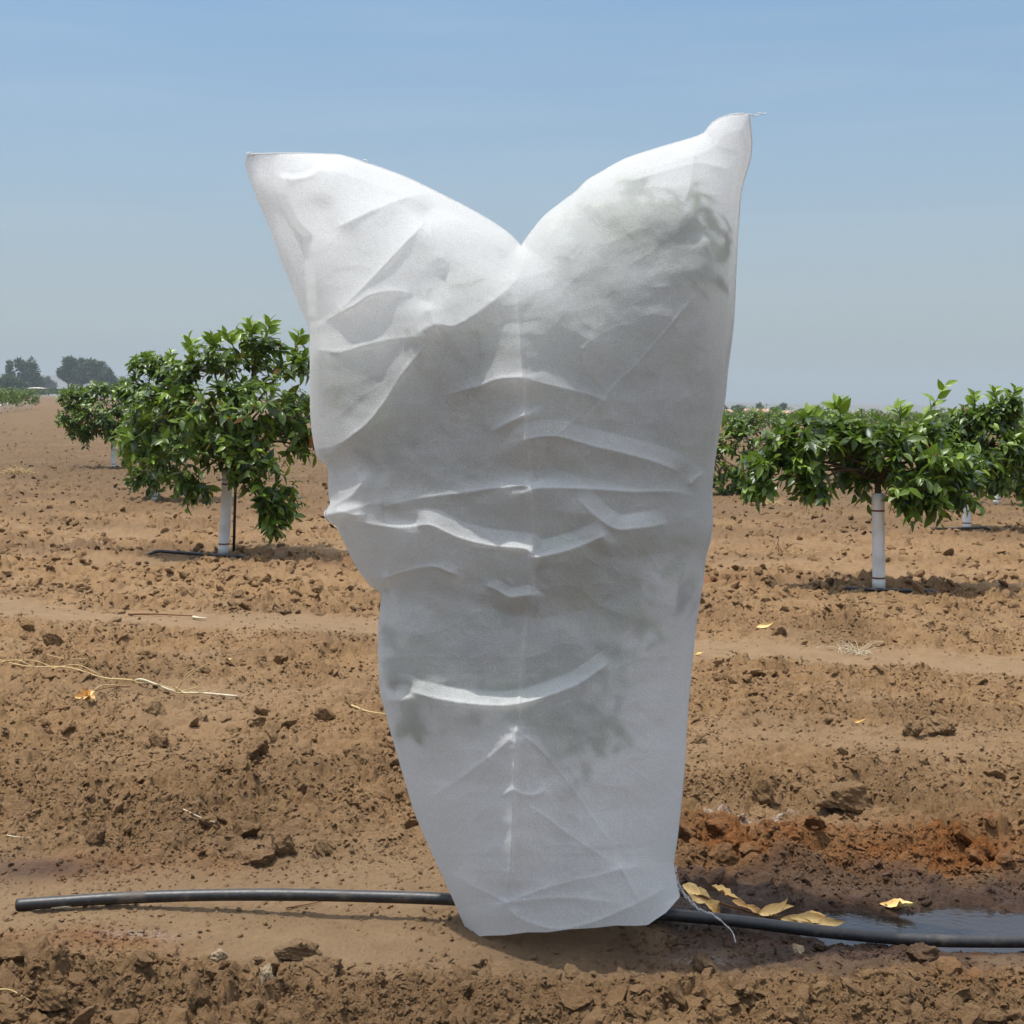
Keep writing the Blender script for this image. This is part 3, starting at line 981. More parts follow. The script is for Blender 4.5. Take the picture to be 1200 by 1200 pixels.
# a folded, curling leaf blade pointing along +x
_st = np.array([0, .16, .42, .72, 1.0]); _hw = np.array([.02, .155, .235, .165, .015])
LEAF_V = np.array([[x, y, z] for x, h_ in zip(_st, _hw) for y, z in ((-h_, .32 * h_ - .22 * x * x), (0, -.22 * x * x), (h_, .32 * h_ - .22 * x * x))])
LEAF_F = np.array([[3 * i + j, 3 * i + 3 + j, 3 * i + 4 + j, 3 * i + 1 + j] for i in range(4) for j in range(2)])
LEAF2_V = np.array([[0, 0, 0], [.45, -.23, .05], [1, 0, -.2], [.45, .23, .05], [.5, 0, -.04]])
LEAF2_F = np.array([[0, 1, 2, 4], [0, 4, 2, 3]])


def norm(a):
    return a / (np.linalg.norm(a, axis=-1, keepdims=True) + 1e-9)


def leaves_mesh(name, pos, dirs, ups, size, tone, lod=0):
    LV, LF = (LEAF_V, LEAF_F) if lod == 0 else (LEAF2_V, LEAF2_F)
    x = norm(dirs)
    y = norm(np.cross(ups, x))
    z = np.cross(x, y)
    n = len(pos)
    V = pos[:, None] + size[:, None, None] * (LV[None, :, :1] * x[:, None] + LV[None, :, 1:2] * y[:, None] + LV[None, :, 2:] * z[:, None])
    Fc = LF[None] + (np.arange(n) * len(LV))[:, None, None]
    return V, arr_mesh(name, V.reshape(-1, 3), [Fc.reshape(-1, 4)], lod == 0, {"tone": np.repeat(tone, len(LV))})


def grow(clumps, r, per=24, leaf=.085, leaves=8, droop=.35, shoot=.11, dead=.012):
    """clumps: (centre xyz, radii xyz[, weight]) in the tree's own space -> leaf arrays + shoot lines"""
    Pp, Dd, Uu, Ss, Tt, lines = [], [], [], [], [], []
    ctr = np.mean([c[0] for c in clumps], axis=0)
    for cl in clumps:
        c, rad = np.asarray(cl[0], float), np.asarray(cl[1], float)
        wgt = cl[2] if len(cl) > 2 else 1.0
        n = max(4, int(per * wgt))
        d = norm(r.normal(size=(n, 3)))
        q = d * (r.uniform(.12, 1, (n, 1)) ** .45)
        base = c + q * rad
        out_ = norm(d * rad + .45 * (base - ctr))
        sd = norm(out_ * .8 + np.array([0, 0, .30]) + r.normal(0, .38, (n, 3)))
        sl = shoot * r.uniform(.5, 1.5, n)
        for i in range(n):
            k = int(leaves * r.uniform(.7, 1.3))
            t = np.linspace(.05, 1, k)
            pts = base[i] + sd[i] * (t * sl[i])[:, None]
            pts[:, 2] -= (t * t) * sl[i] * droop * .7
            lines.append((base[i] - sd[i] * .05, pts[-1]))
            a = r.uniform(0, 6.28) + t * 2.4 * k
            e1 = norm(np.cross(sd[i], [.3, .2, .9])); e2 = np.cross(sd[i], e1)
            radial = np.cos(a)[:, None] * e1 + np.sin(a)[:, None] * e2
            ld = norm(.55 * sd[i] + .85 * radial + np.array([0, 0, -droop]) + r.normal(0, .22, (k, 3)))
            up = norm(np.array([0, 0, .8]) + .5 * sd[i] + r.normal(0, .35, (k, 3)))
            Pp.append(pts); Dd.append(ld); Uu.append(up)
            Ss.append(leaf * r.uniform(.55, 1.25, k) * (1.05 - .35 * t))
            tn = np.clip(r.normal(.30, .22, k) + .20 * (t > .8) * (r.uniform() < .45) + .16 * np.clip(q[i, 2], 0, 1) + r.normal(0, .12), 0, .95)
            tn = np.where(r.uniform(0, 1, k) < dead, 1.0, tn)
            Tt.append(tn)
    return np.vstack(Pp), np.vstack(Dd), np.vstack(Uu), np.concatenate(Ss), np.concatenate(Tt), lines


def limb(a, b, r, sag=.06):
    a = np.asarray(a, float); b = np.asarray(b, float)
    m = .5 * (a + b) + np.array([r.normal(0, .03), r.normal(0, .03), sag])
    return smooth_line([a, m, b], 9)


def citrus(px_, py_, label, clump_px, seed, wrap=.55, lean=0.0, per=24, leaf=.085, group=None, extra_shoots=(), down=0, stake=False, dead=.012, wrap_r=.041, bands=2):
    """young orchard tree standing where the photograph shows it.
    clump_px: (px, py, rx, ry, dy[, weight]) crown masses at the tree's distance"""
    r = np.random.default_rng(seed)
    g = G(px_, py_)
    Y = g[1]
    root = empty("citrus_tree", g, label, "tree", group)
    k = Y / F
    cl = []
    for c in clump_px:
        ctr = P(c[0], c[1] + down, Y + c[4]) - g
        cl.append((ctr, (c[2] * k * .80, .5 * (c[2] + c[3]) * k * .9, c[3] * k * .66), c[5] if len(c) > 5 else 1.0))
    fork = np.array([lean * wrap * 1.25, 0, wrap * 1.22])
    # trunk
    mb = MB()
    pts = smooth_line([[0, 0, -.05], [lean * wrap * .5, 0, wrap * .5], fork], 12)
    mb.tube(pts, np.linspace(.026, .021, 12), 10)
    mb.build("trunk", M_BARK, root)
    mb = MB()
    top = np.array([lean * wrap, 0, wrap])
    w0 = np.array([0, 0, .012])
    wp = np.linspace(w0, top, 14)
    mb.tube(wp, wrap_r * (1 + .02 * np.sin(np.arange(14) * 1.9)), 20, True)
    wr = mb.build("trunk_wrap", M_WRAP, root)
    for f in (.12, .82)[:bands]:
        mb = MB()
        c = w0 + (top - w0) * f
        mb.tube([c - [0, 0, .006], c, c + [0, 0, .006]], [wrap_r * 1.03, wrap_r * 1.07, wrap_r * 1.03], 20)
        mb.build("tie", M_TIE, wr)
    # limbs
    for c in cl:
        mb = MB()
        ln = limb(fork - [0, 0, r.uniform(0, .08)], c[0], r)
        mb.tube(ln, np.linspace(.015, .004, len(ln)), 6)
        mb.build("branch", M_BARK, root)
    p, d, u, s, t, lines = grow(cl, r, per, leaf, dead=dead)
    tw = MB()
    for a, b in lines:
        tw.tube([a, .5 * (a + b), b], [.0028, .0022, .001], 4, False)
    # upright water shoots that stick out of the crown
    for (sx, sy, ex, ey) in extra_shoots:
        a = P(sx, sy, Y - .05) - g; b = P(ex, ey, Y - .10) - g
        ln = smooth_line([a, .5 * (a + b) + [.012, 0, 0], b], 10)
        tw.tube(ln, np.linspace(.004, .0015, 10), 5)
        nn = 9
        tt = np.linspace(.25, 1, nn)
        pos = np.stack([np.interp(tt, np.linspace(0, 1, 10), ln[:, j]) for j in range(3)], -1)
        ang = np.arange(nn) * 2.4 + seed
        sd = norm(b - a)
        rad_ = np.stack([np.cos(ang), .7 * np.sin(ang), .25 * np.sin(ang * 1.7)], -1)
        p = np.vstack([p, pos]); d = np.vstack([d, norm(.75 * sd + .85 * rad_)])
        u = np.vstack([u, norm(np.array([0, -.7, .6]) + r.normal(0, .4, (nn, 3)))])
        s = np.concatenate([s, leaf * (1.25 - .5 * tt)]); t = np.concatenate([t, np.full(nn, .78)])
    _, me = leaves_mesh("crown", p, d, u, s, t)
    crown = link("crown", me, M_LEAF, root)
    tag(tw.build("twigs", M_TWIG, crown), kind="stuff")
    return root, g


GRP = "young citrus trees planted in rows across the field"
# left tree: tall, loose, hanging low on both sides
tree_l, gl = citrus(262, 654, "nearest citrus tree left of the cover, with rusty leaf tips and a leaning white trunk", [
    (300, 412, 34, 24, .05, 1.0), (250, 425, 40, 24, -.05, 1.1), (340, 425, 26, 34, .1, .9), (215, 445, 26, 26, .0, .8),
    (190, 480, 42, 30, -.12, 1.2), (250, 475, 50, 36, -.22, 1.6), (310, 475, 48, 40, -.15, 1.6), (345, 490, 24, 40, .15, .9),
    (175, 520, 30, 28, -.1, 1.0), (215, 530, 40, 34, -.22, 1.3), (265, 510, 40, 26, .22, 1.1),
    (228, 562, 22, 20, -.2, .7), (262, 522, 34, 18, -.25, 1.1), (300, 515, 36, 24, -.1, 1.1), (300, 545, 32, 26, -.25, 1.1), (318, 580, 28, 24, -.2, 1.0), (312, 605, 18, 20, -.2, .6), (350, 520, 16, 20, .1, .5), (285, 440, 46, 34, .32, 1.0)],
    11, wrap=.66, lean=.05, per=25, leaf=.112, group=GRP, extra_shoots=[(225, 425, 222, 397), (295, 400, 293, 377), (307, 400, 317, 376), (275, 410, 264, 392), (345, 410, 352, 392), (250, 412, 247, 394)], dead=.022)
# right tree: low and wide
tree_r, gr_ = citrus(1030, 696, "wide low citrus tree right of the cover, one tall leafy shoot above it", [
    (950, 505, 40, 26, -.05, 1.2), (915, 515, 30, 26, .0, 1.0), (985, 500, 36, 28, .1, 1.2), (1030, 505, 44, 28, -.1, 1.4), (1080, 510, 40, 26, .05, 1.2),
    (900, 535, 26, 20, -.05, .7), (895, 555, 18, 18, -.05, .6), (945, 538, 30, 24, -.1, 1.0), (952, 558, 18, 16, -.1, .6),
    (1010, 540, 36, 22, .15, 1.0), (1065, 538, 42, 28, -.22, 1.5), (1110, 535, 38, 30, -.1, 1.4), (1078, 562, 34, 22, -.25, 1.1),
    (1118, 560, 24, 22, -.1, .8), (1062, 574, 18, 12, -.2, .5), (1138, 545, 20, 18, .0, .6), (1000, 520, 50, 26, .25, .8)],
    12, wrap=.64, lean=-.01, per=23, leaf=.114, group=GRP, extra_shoots=[(1070, 505, 1108, 452), (1055, 495, 1050, 478), (985, 490, 978, 472), (950, 500, 945, 484)], down=11, dead=.004)
# second of the left column
citrus(181, 587, "citrus tree directly behind the nearest left tree, only its left edge and foot showing", [
    (178, 432, 30, 18, 0, 1.3), (160, 462, 24, 24, 0, 1.0), (200, 440, 26, 22, 0, 1.0), (185, 475, 42, 34, -.1, 1.8), (165, 520, 30, 36, 0, 1.4),
    (205, 510, 36, 40, 0, 1.4), (185, 555, 34, 22, 0, 1.0), (225, 480, 30, 40, .1, 1.0)],
    13, wrap=.50, per=42, leaf=.112, group=GRP, extra_shoots=[(172, 432, 175, 415), (198, 432, 200, 413)], bands=1)
# third
citrus(133, 549, "round bushy citrus tree at far left, third and farthest of the left column", [
    (90, 468, 22, 18, 0, 1.4), (120, 460, 26, 16, 0, 1.3), (85, 490, 18, 16, 0, .9), (115, 488, 32, 26, -.2, 2.0), (150, 470, 26, 24, 0, 1.2),
    (140, 500, 34, 24, 0, 1.8), (98, 506, 15, 16, 0, .8), (160, 500, 26, 22, .2, 1.0)],
    14, wrap=.45, per=44, leaf=.112, group=GRP, bands=1)
# right, second row
citrus(1133, 622, "tall dense citrus tree behind the wide right tree, with leafy peaks against the sky", [
    (1140, 490, 26, 22, 0, 1.3), (1120, 500, 24, 20, 0, 1.0), (1165, 485, 22, 22, 0, 1.2), (1182, 475, 14, 16, 0, .8), (1165, 520, 36, 30, -.1, 1.8),
    (1130, 530, 32, 26, 0, 1.3), (1195, 520, 24, 34, 0, 1.2), (1168, 555, 18, 24, 0, .9), (1200, 560, 14, 20, 0, .6)],
    15, wrap=.55, per=44, leaf=.112, group=GRP, extra_shoots=[(1140, 480, 1141, 462), (1164, 476, 1165, 456), (1182, 470, 1190, 456)], down=6, bands=1)
citrus(1168, 593, "citrus tree at the right edge whose grey white trunk stands between two hanging crowns", [
    (1195, 505, 24, 22, 0, 1.2), (1215, 530, 24, 30, 0, 1.2), (1190, 540, 20, 20, 0, .9), (1180, 515, 24, 24, .1, 1.0)],
    16, wrap=.50, down=8, per=40, leaf=.115, group=GRP, bands=1)
# just beyond the right edge of the cover
citrus(826, 580, "citrus tree half hidden by the right edge of the white cover", [
    (860, 495, 22, 14, 0, 1.2), (845, 510, 22, 22, 0, 1.2), (875, 515, 18, 18, 0, 1.0), (865, 540, 22, 20, 0, 1.1), (845, 555, 18, 22, 0, .9), (868, 562, 10, 12, 0, .5),
    (815, 520, 30, 30, 0, 1.2)],
    17, wrap=.45, down=8, per=24, leaf=.115, group=GRP, bands=1)

# black stake behind the left trunk
mb = MB()
b = G(272, 650); b[1] += .06
mb.tube([b - [0, 0, .05], b + [.01, 0, .35], b + [.028, 0, .75]], .011, 8)
tag(mb.build("stake", M_STAKE, origin=b), "thin black stake standing behind the white trunk of the left tree", "stake")

# ------------------------------------------------------------------ the tree inside the cover
def front_lookup():
    H = np.full((1200, 1200), np.nan)
    H[np.clip(np.rint(py), 0, 1199).astype(int), np.clip(np.rint(px), 0, 1199).astype(int)] = FRONT
    B = np.full((1200, 1200), np.nan)
    B[np.clip(np.rint(py), 0, 1199).astype(int), np.clip(np.rint(px), 0, 1199).astype(int)] = BACK
    for A in (H, B):      # fill pinholes
        for _ in range(4):
            bad = np.isnan(A)
            acc = np.zeros_like(A); cnt = np.zeros_like(A)
            for dy, dx in ((0, 1), (0, -1), (1, 0), (-1, 0)):
                S = np.roll(np.roll(A, dy, 0), dx, 1)
                ok = ~np.isnan(S)
                acc[ok] += S[ok]; cnt[ok] += 1
            fill = bad & (cnt > 0)
            A[fill] = acc[fill] / cnt[fill]
    return H, B


def covered_tree():
    r = np.random.default_rng(23)
    H, B = front_lookup()
    g = np.array([.115, COV_Y, gz(.115, COV_Y)])
    root = empty("citrus_tree", g, "leafy tree hidden inside the white cover, dark leaf shapes showing through", "tree")
    k = COV_Y / F
    spots = [(775, 280, 34, .012), (725, 288, 24, .02), (805, 320, 22, .02), (690, 300, 30, .04), (700, 395, 52, .05), (650, 455, 46, .05), (745, 480, 46, .06), (545, 430, 36, .06),
             (472, 470, 36, .06), (405, 445, 24, .06), (525, 515, 44, .05), (575, 560, 36, .05), (680, 550, 44, .06), (765, 550, 36, .05), (660, 655, 30, .025), (712, 650, 26, .025),
             (797, 662, 17, .012), (640, 762, 26, .02), (690, 742, 20, .015), (500, 768, 26, .02), (692, 815, 14, .008),
             (560, 400, 30, .05), (760, 410, 40, .09), (540, 690, 26, .07), (600, 730, 26, .05), (700, 470, 60, .14), (640, 560, 50, .14),
             (780, 600, 30, .10), (720, 350, 50, .14)]
    cl = []
    for (cx, cy, rad, off) in spots:
        ctr = P(cx, cy, COV_Y - H[cy, cx] + (off * 1.5 + .015 + rad * k * .45 if off > .03 else off * .5 + rad * k * .12)) - g
        cl.append((ctr, (rad * k, rad * k * .45, rad * k), (rad / 30.0) ** 1.3))
    fork = np.array([0, .01, .5])
    mb = MB()
    mb.tube(smooth_line([[0, 0, -.05], [.01, 0, .25], fork], 12), np.linspace(.024, .02, 12), 10)
    mb.build("trunk", M_BARK, root)
    for c in cl[:24]:
        mb = MB()
        ln = limb(fork, c[0] + [0, .05, 0], r)
        mb.tube(ln, np.linspace(.012, .003, len(ln)), 6)
        mb.build("branch", M_BARK, root)
    p, d, u, s, t, lines = grow(cl, r, 16, .085, 7, dead=.0)
    V, me = leaves_mesh("crown", p, d, u, s, t)
    # keep every leaf behind the cloth it presses against
    V = V + g
    qx = 600 + V[..., 0] / V[..., 1] * F; qy = HOR + (CAM_H - V[..., 2]) / V[..., 1] * F
    hx = np.clip(np.rint(qx), 0, 1199).astype(int); hy = np.clip(np.rint(qy), 0, 1199).astype(int)
    Hm = np.nan_to_num(H, nan=-1)
    for _ in range(3):
        Hm = np.minimum.reduce([Hm] + [np.roll(Hm, s_, ax) for s_ in (1, -1) for ax in (0, 1)])
    lim = Hm[hy, hx]
    ok_leaf = (lim > .02).all(axis=1)
    Y0 = V[..., 1]
    Yn = np.maximum(Y0, COV_Y - lim + .007)
    Yn = np.minimum(Yn, COV_Y + np.nan_to_num(B[hy, hx], nan=0) * .8)
    sc = Yn / Y0
    V = np.stack([V[..., 0] * sc, Yn, CAM_H - (CAM_H - V[..., 2]) * sc], -1) - g
    V = V[ok_leaf]
    n = len(V)
    Fc = LEAF_F[None] + (np.arange(n) * len(LEAF_V))[:, None, None]
    me = arr_mesh("crown", V.reshape(-1, 3), [Fc.reshape(-1, 4)], True, {"tone": np.repeat(t[ok_leaf], len(LEAF_V))})
    link("crown", me, M_LEAF, root)


covered_tree()

# ------------------------------------------------------------------ the rest of the orchard
def generic_tree(seed, n_cl, per, leaf, lod):
    """shared meshes of an ordinary orchard tree about 1.7 m tall"""
    r = np.random.default_rng(seed)
    cl = []
    for i in range(n_cl):
        a = r.uniform(0, 6.28); rr = .62 * r.uniform(.1, 1) ** .6
        z = r.uniform(.72, 1.42)
        cl.append((np.array([np.cos(a) * rr, np.sin(a) * rr, z - .25 * rr]), np.array([.26, .26, .20]) * r.uniform(.75, 1.25), 1.0))
    p, d, u, s, t, lines = grow(cl, r, per, leaf, 8)
    _, crown = leaves_mesh("crown", p, d, u, s, t, lod)
    mb = MB(); mb.tube([[0, 0, -.1], [0, 0, .3], [.01, 0, .8]], [.03, .026, .02], 8)
    for c in cl:
        mb.tube(limb([0, 0, .7], c[0], r), np.linspace(.014, .005, 9), 5)
    trunk = arr_mesh("trunk", np.vstack(mb.V), [np.vstack(mb.Fq), np.vstack(mb.Ft)])
    mb = MB(); mb.tube(np.linspace([0, 0, .01], [0, 0, .55], 5), .037, 12)
    wrap = arr_mesh("trunk_wrap", np.vstack(mb.V), [np.vstack(mb.Fq), np.vstack(mb.Ft)])
    crown.materials.append(M_LEAF); trunk.materials.append(M_BARK); wrap.materials.append(M_WRAP)
    return crown, trunk, wrap


def orchard():
    r = np.random.default_rng(5)
    mid = [generic_tree(40 + i, 13, 16, .10, 0) for i in range(3)]
    far = [generic_tree(60 + i, 11, 9, .15, 1) for i in range(3)]
    a = np.array([4.5, -1.4]); b = np.array([-2.2, 6.7]); o = np.array([-2.14, 10.56])
    n = 0
    for j in range(-4, 34):
        for i in range(-12, 60):
            q = o + i * a + j * b
            X, Y = q + r.normal(0, .12, 2)
            if Y < 19 or Y > 190: continue
            pxx = 600 + X / Y * F
            if not (-60 < pxx < 1260): continue
            if 372 < pxx < 818: continue                    # wholly behind the cover
            if pxx < 372: continue                          # hidden by the left column, or bare field
            if Y < 24 and pxx > 1100: continue              # those stand as trees of their own
            if Y > 110 and (i + j) % 2 and pxx > 600: continue
            c, t, w_ = (mid if Y < 60 else far)[r.integers(0, 3)]
            root = empty("citrus_tree", (X, Y, gz(X, Y)))
            root.rotation_euler.z = r.uniform(0, 6.28)
            sc = r.uniform(.70, .86)
            root.scale = (sc, sc, sc)
            for nm, me in (("crown", c), ("trunk", t), ("trunk_wrap", w_)):
                link(nm, me, None, root)
            if Y < 60:
                tag(root, "citrus tree in the middle distance, seen between the nearer trees right of the cover", "tree", "middle distance citrus trees on the right")
            else:
                tag(root, "small distant citrus tree in the far rows beyond the right trees", "tree", "distant citrus trees on the right")
            n += 1
    # the short rows at the far left edge of the field
    for k, (pxx, base) in enumerate([(-9, 486), (1, 484.5), (9, 483), (17, 482), (24, 481), (31, 480), (37, 479.5), (-3, 480), (6, 479), (14, 478.5), (21, 478)]):
        Y = F * CAM_H / (base - hor(pxx))
        X = (pxx - 600) / F * Y
        c, t, w_ = far[k % 3]
        root = empty("citrus_tree", (X, Y, gz(X, Y)))
        root.rotation_euler.z = k * 1.7
        sc = .95 + .1 * (k % 3)
        root.scale = (sc, sc, sc)
        for nm, me in (("crown", c), ("trunk", t), ("trunk_wrap", w_)):
            link(nm, me, None, root)
        tag(root, "small distant citrus tree in the short rows at the far left field edge", "tree", "distant citrus trees at the far left")


orchard()
# ------------------------------------------------------------------ irrigation pipes
def pipe(name, pts, rad, label, sink_ends=True):
    q = smooth_line(pts, 90)
    mb = MB()
    mb.tube(q, rad * (1 + .02 * np.sin(np.arange(90) * .7)), 18)
    c = q[len(q) // 2]
    o = mb.build(name, M_PIPE, origin=c)
    return tag(o, label, "pipe")


def raised(pts, rad, sag=0.0):
    out_ = []
    for x, y, Y, in pts:
        out_.append(P(x, y, Y))
    return out_


pipe("irrigation_pipe", raised([(20, 1060.5, 3.335), (45, 1058.5, 3.335), (70, 1057, 3.338), (120, 1053.5, 3.342), (220, 1049.5, 3.345), (330, 1048.5, 3.325), (450, 1051, 3.31), (530, 1054, 3.29), (640, 1061, 3.285), (760, 1070, 3.27), (860, 1079, 3.245), (950, 1090, 3.215), (1040, 1099, 3.19), (1120, 1103, 3.18), (1215, 1103, 3.18), (1330, 1102, 3.18)], .016),
     .0138, "long black irrigation pipe running across the front of the scene beneath the white cover")


def ground_pipe(base, x0, x1, dy, lift, label):
    """a pipe lying across the row just in front of a tree, half sunk at its ends"""
    g = G(*base)
    Y = g[1] + dy
    xs = np.linspace((x0 - 600) / F * Y, (x1 - 600) / F * Y, 9)
    ys = Y - row_k(Y) * .25 * (xs - g[0])
    zs = np.array([macro_z(np.array([x]), np.array([y]))[0] for x, y in zip(xs, ys)])
    zs = np.convolve(np.pad(zs, 1, mode='edge'), [.25, .5, .25], 'valid') + lift
    zs[0] -= .05; zs[-1] -= .05
    return pipe("irrigation_pipe", np.stack([xs, ys, zs - .012], -1), .0125, label)


ground_pipe((262, 654), 165, 300, -.12, .045, "short stretch of black irrigation pipe at the foot of the left tree")
ground_pipe((1030, 696), 965, 1110, -.12, .045, "black irrigation pipe surfacing beside the foot of the wide right tree")
ground_pipe((1133, 622), 1080, 1165, -.12, .05, "black irrigation pipe under the tall tree at the right, far behind the wide one")

# ------------------------------------------------------------------ fallen leaves, stalks, straw
M_DRY = leaf_material("dry_leaves", (.66, .47, .19), (.50, .27, .08), (.34, .12, .03), .0, .7)
M_STRAW = plain_mat("dry_straw", (.50, .36, .17), .8, .2, .2, 50, .2, .002)
M_PALE = plain_mat("bleached_stalk", (.55, .47, .33), .8, .2, .15, 50, .2, .002)
M_BROWN = plain_mat("brown_twig", (.20, .09, .04), .85, .2, .3, 60, .4, .003)


def blade(mb, a, direction, up, L, W, curl, tone, r):
    """a withered leaf: folded along the midrib, rolled towards the tip, with a ragged wavy rim"""
    n, m = 13, 7
    t = np.linspace(0, 1, n)
    x = norm(np.asarray(direction, float)); y = norm(np.cross(up, x)); z = np.cross(x, y)
    w = W * np.sin(np.pi * np.clip(t * .97 + .025, 0, 1) ** .85) ** 1.2
    s = np.linspace(-1, 1, m)
    # heading turns along the leaf, faster near the tip
    ang = curl * t ** 1.6 + r.normal(0, .10, n).cumsum() * .5
    ds = L / (n - 1)
    cx = np.concatenate([[0], np.cumsum(np.cos(ang[:-1]) * ds)]); cz = np.concatenate([[0], np.cumsum(np.sin(ang[:-1]) * ds)])
    side = r.normal(0, .12) * L * t * t
    fold = r.uniform(.5, 1.3)
    roll = r.normal(0, .7) * t
    wav = r.normal(0, .16, (n, m)) * np.abs(s)[None]
    u = w[:, None] * s[None] * np.cos(fold * .7)
    h = w[:, None] * (np.sin(fold * .7) * np.abs(s)[None] ** 1.2 + wav)
    uu_ = u * np.cos(roll)[:, None] - h * np.sin(roll)[:, None]; hh = u * np.sin(roll)[:, None] + h * np.cos(roll)[:, None]
    nx, nz = -np.sin(ang), np.cos(ang)
    V = np.asarray(a)[None, None] + (cx[:, None] + nx[:, None] * hh)[..., None] * x + (side[:, None] + uu_)[..., None] * y + (cz[:, None] + nz[:, None] * hh)[..., None] * z
    tn = np.clip(tone + r.normal(0, .05) - .22 * (t[:, None] > .86) + .06 * r.normal(size=(n, m)) - .10 * (np.abs(s)[None] < .05), .3, 1)
    if tone >= .95: tn = np.full((n, m), 1.0)
    mb.add(V.reshape(-1, 3), grid_faces(n, m), tone=tn.ravel())
    mb.add(V.reshape(-1, 3) - z * .0007, grid_faces(n, m)[:, ::-1], tone=tn.ravel())


def dry_branch():
    r = np.random.default_rng(77)
    c = P(880, 1070, 3.30)
    root = empty("dry_branch", c, "withered twig with yellow dry leaves lying along the black pipe beside the puddle", "branch")
    y0 = 3.30
    pts = [P(798, 1040, 3.38), P(838, 1056, 3.35), P(870, 1066, 3.33), P(905, 1076, 3.31), P(945, 1082, 3.285), P(962, 1081, 3.28)]
    mb = MB(); mb.tube(smooth_line(pts, 30) - c, np.linspace(.0035, .0015, 30), 6)
    mb.build("twig", M_BROWN, root)
    specs = [((806, 1046), (832, 1064), .020, .5, .80, 3.37), ((826, 1062), (846, 1068), .017, -.4, .84, 3.345), ((834, 1041), (862, 1064), .016, .6, .78, 3.37), ((838, 1058), (842, 1072), .017, .3, .82, 3.34),
             ((888, 1075), (926, 1060), .011, -.5, .74, 3.325), ((890, 1074), (914, 1082), .010, .5, .80, 3.31), ((922, 1077), (960, 1084), .012, .6, .74, 3.29), ((928, 1079), (976, 1076), .012, -.5, .80, 3.285),
             ((956, 1086), (990, 1079), .011, .5, .92, 3.275), ((800, 1040), (822, 1052), .015, .7, .66, 3.36), ((858, 1058), (880, 1068), .010, 1.0, .95, 3.345), ((900, 1074), (932, 1070), .010, .9, .64, 3.31),
             ((915, 1080), (944, 1085), .011, -.8, .90, 3.29), ((940, 1074), (968, 1080), .010, .7, .70, 3.30), ((872, 1064), (900, 1074), .010, -.9, .95, 3.335)]
    for (a, b, W, curl, tone, Y) in specs:
        A = P(*a, Y); B = P(*b, Y - .012)
        mb = MB()
        blade(mb, A - c + [0, 0, .006], B - A, [r.normal(0, .3), -r.uniform(.2, 1), r.uniform(.3, 1)], np.linalg.norm(B - A) * 1.08, W * 1.15, curl * 1.5, tone, r)
        mb.build("leaf", M_DRY, root)


dry_branch()


def loose_leaf(px_, py_, L, W, ang, tone, label, curl=.8, seed=0, group=None):
    r = np.random.default_rng(seed)
    g = G(px_, py_, .004)
    L *= .75; W *= .7
    mb = MB()
    blade(mb, g + [-L * .5 * math.cos(ang), 0, .003], [math.cos(ang), math.sin(ang) * .6, .1], [0, -.7, .75], L, W, curl, tone, r)
    o = mb.build("fallen_leaf", M_DRY, origin=g)
    return tag(o, label, "leaf", group)


def puddle_leaf():
    r = np.random.default_rng(5)
    g = np.array([P(1048, 1052, 3.44)[0], 3.44, PUD_Z])
    mb = MB()
    blade(mb, g + [-.035, .0, .022], [1, -.1, -.35], [0, -.55, .8], .100, .022, 1.5, .88, r)
    o = mb.build("fallen_leaf", M_DRY, origin=g)
    tag(o, "single curled orange yellow leaf standing in the far edge of the puddle", "leaf")


puddle_leaf()
loose_leaf(268, 777, .05, .014, .3, .80, "curled pale leaf on the soil beyond the right end of the long straw stalk", 1.2, 3)
loose_leaf(287, 777, .035, .010, -.2, .95, "small tan leaf on bare soil, just right of a larger curled pale leaf", 1.0, 4)
loose_leaf(898, 739, .14, .020, .05, .80, "long pale dry leaf on the soil just beyond the right part of the smooth track", .4, 6)
loose_leaf(1002, 849, .13, .014, -.1, .86, "long thin yellow leaf on the soil in front of the dry grass tuft", .5, 8)
loose_leaf(820, 770, .06, .014, .1, .84, "bright straw leaf touching the right edge of the white cover", .9, 10)


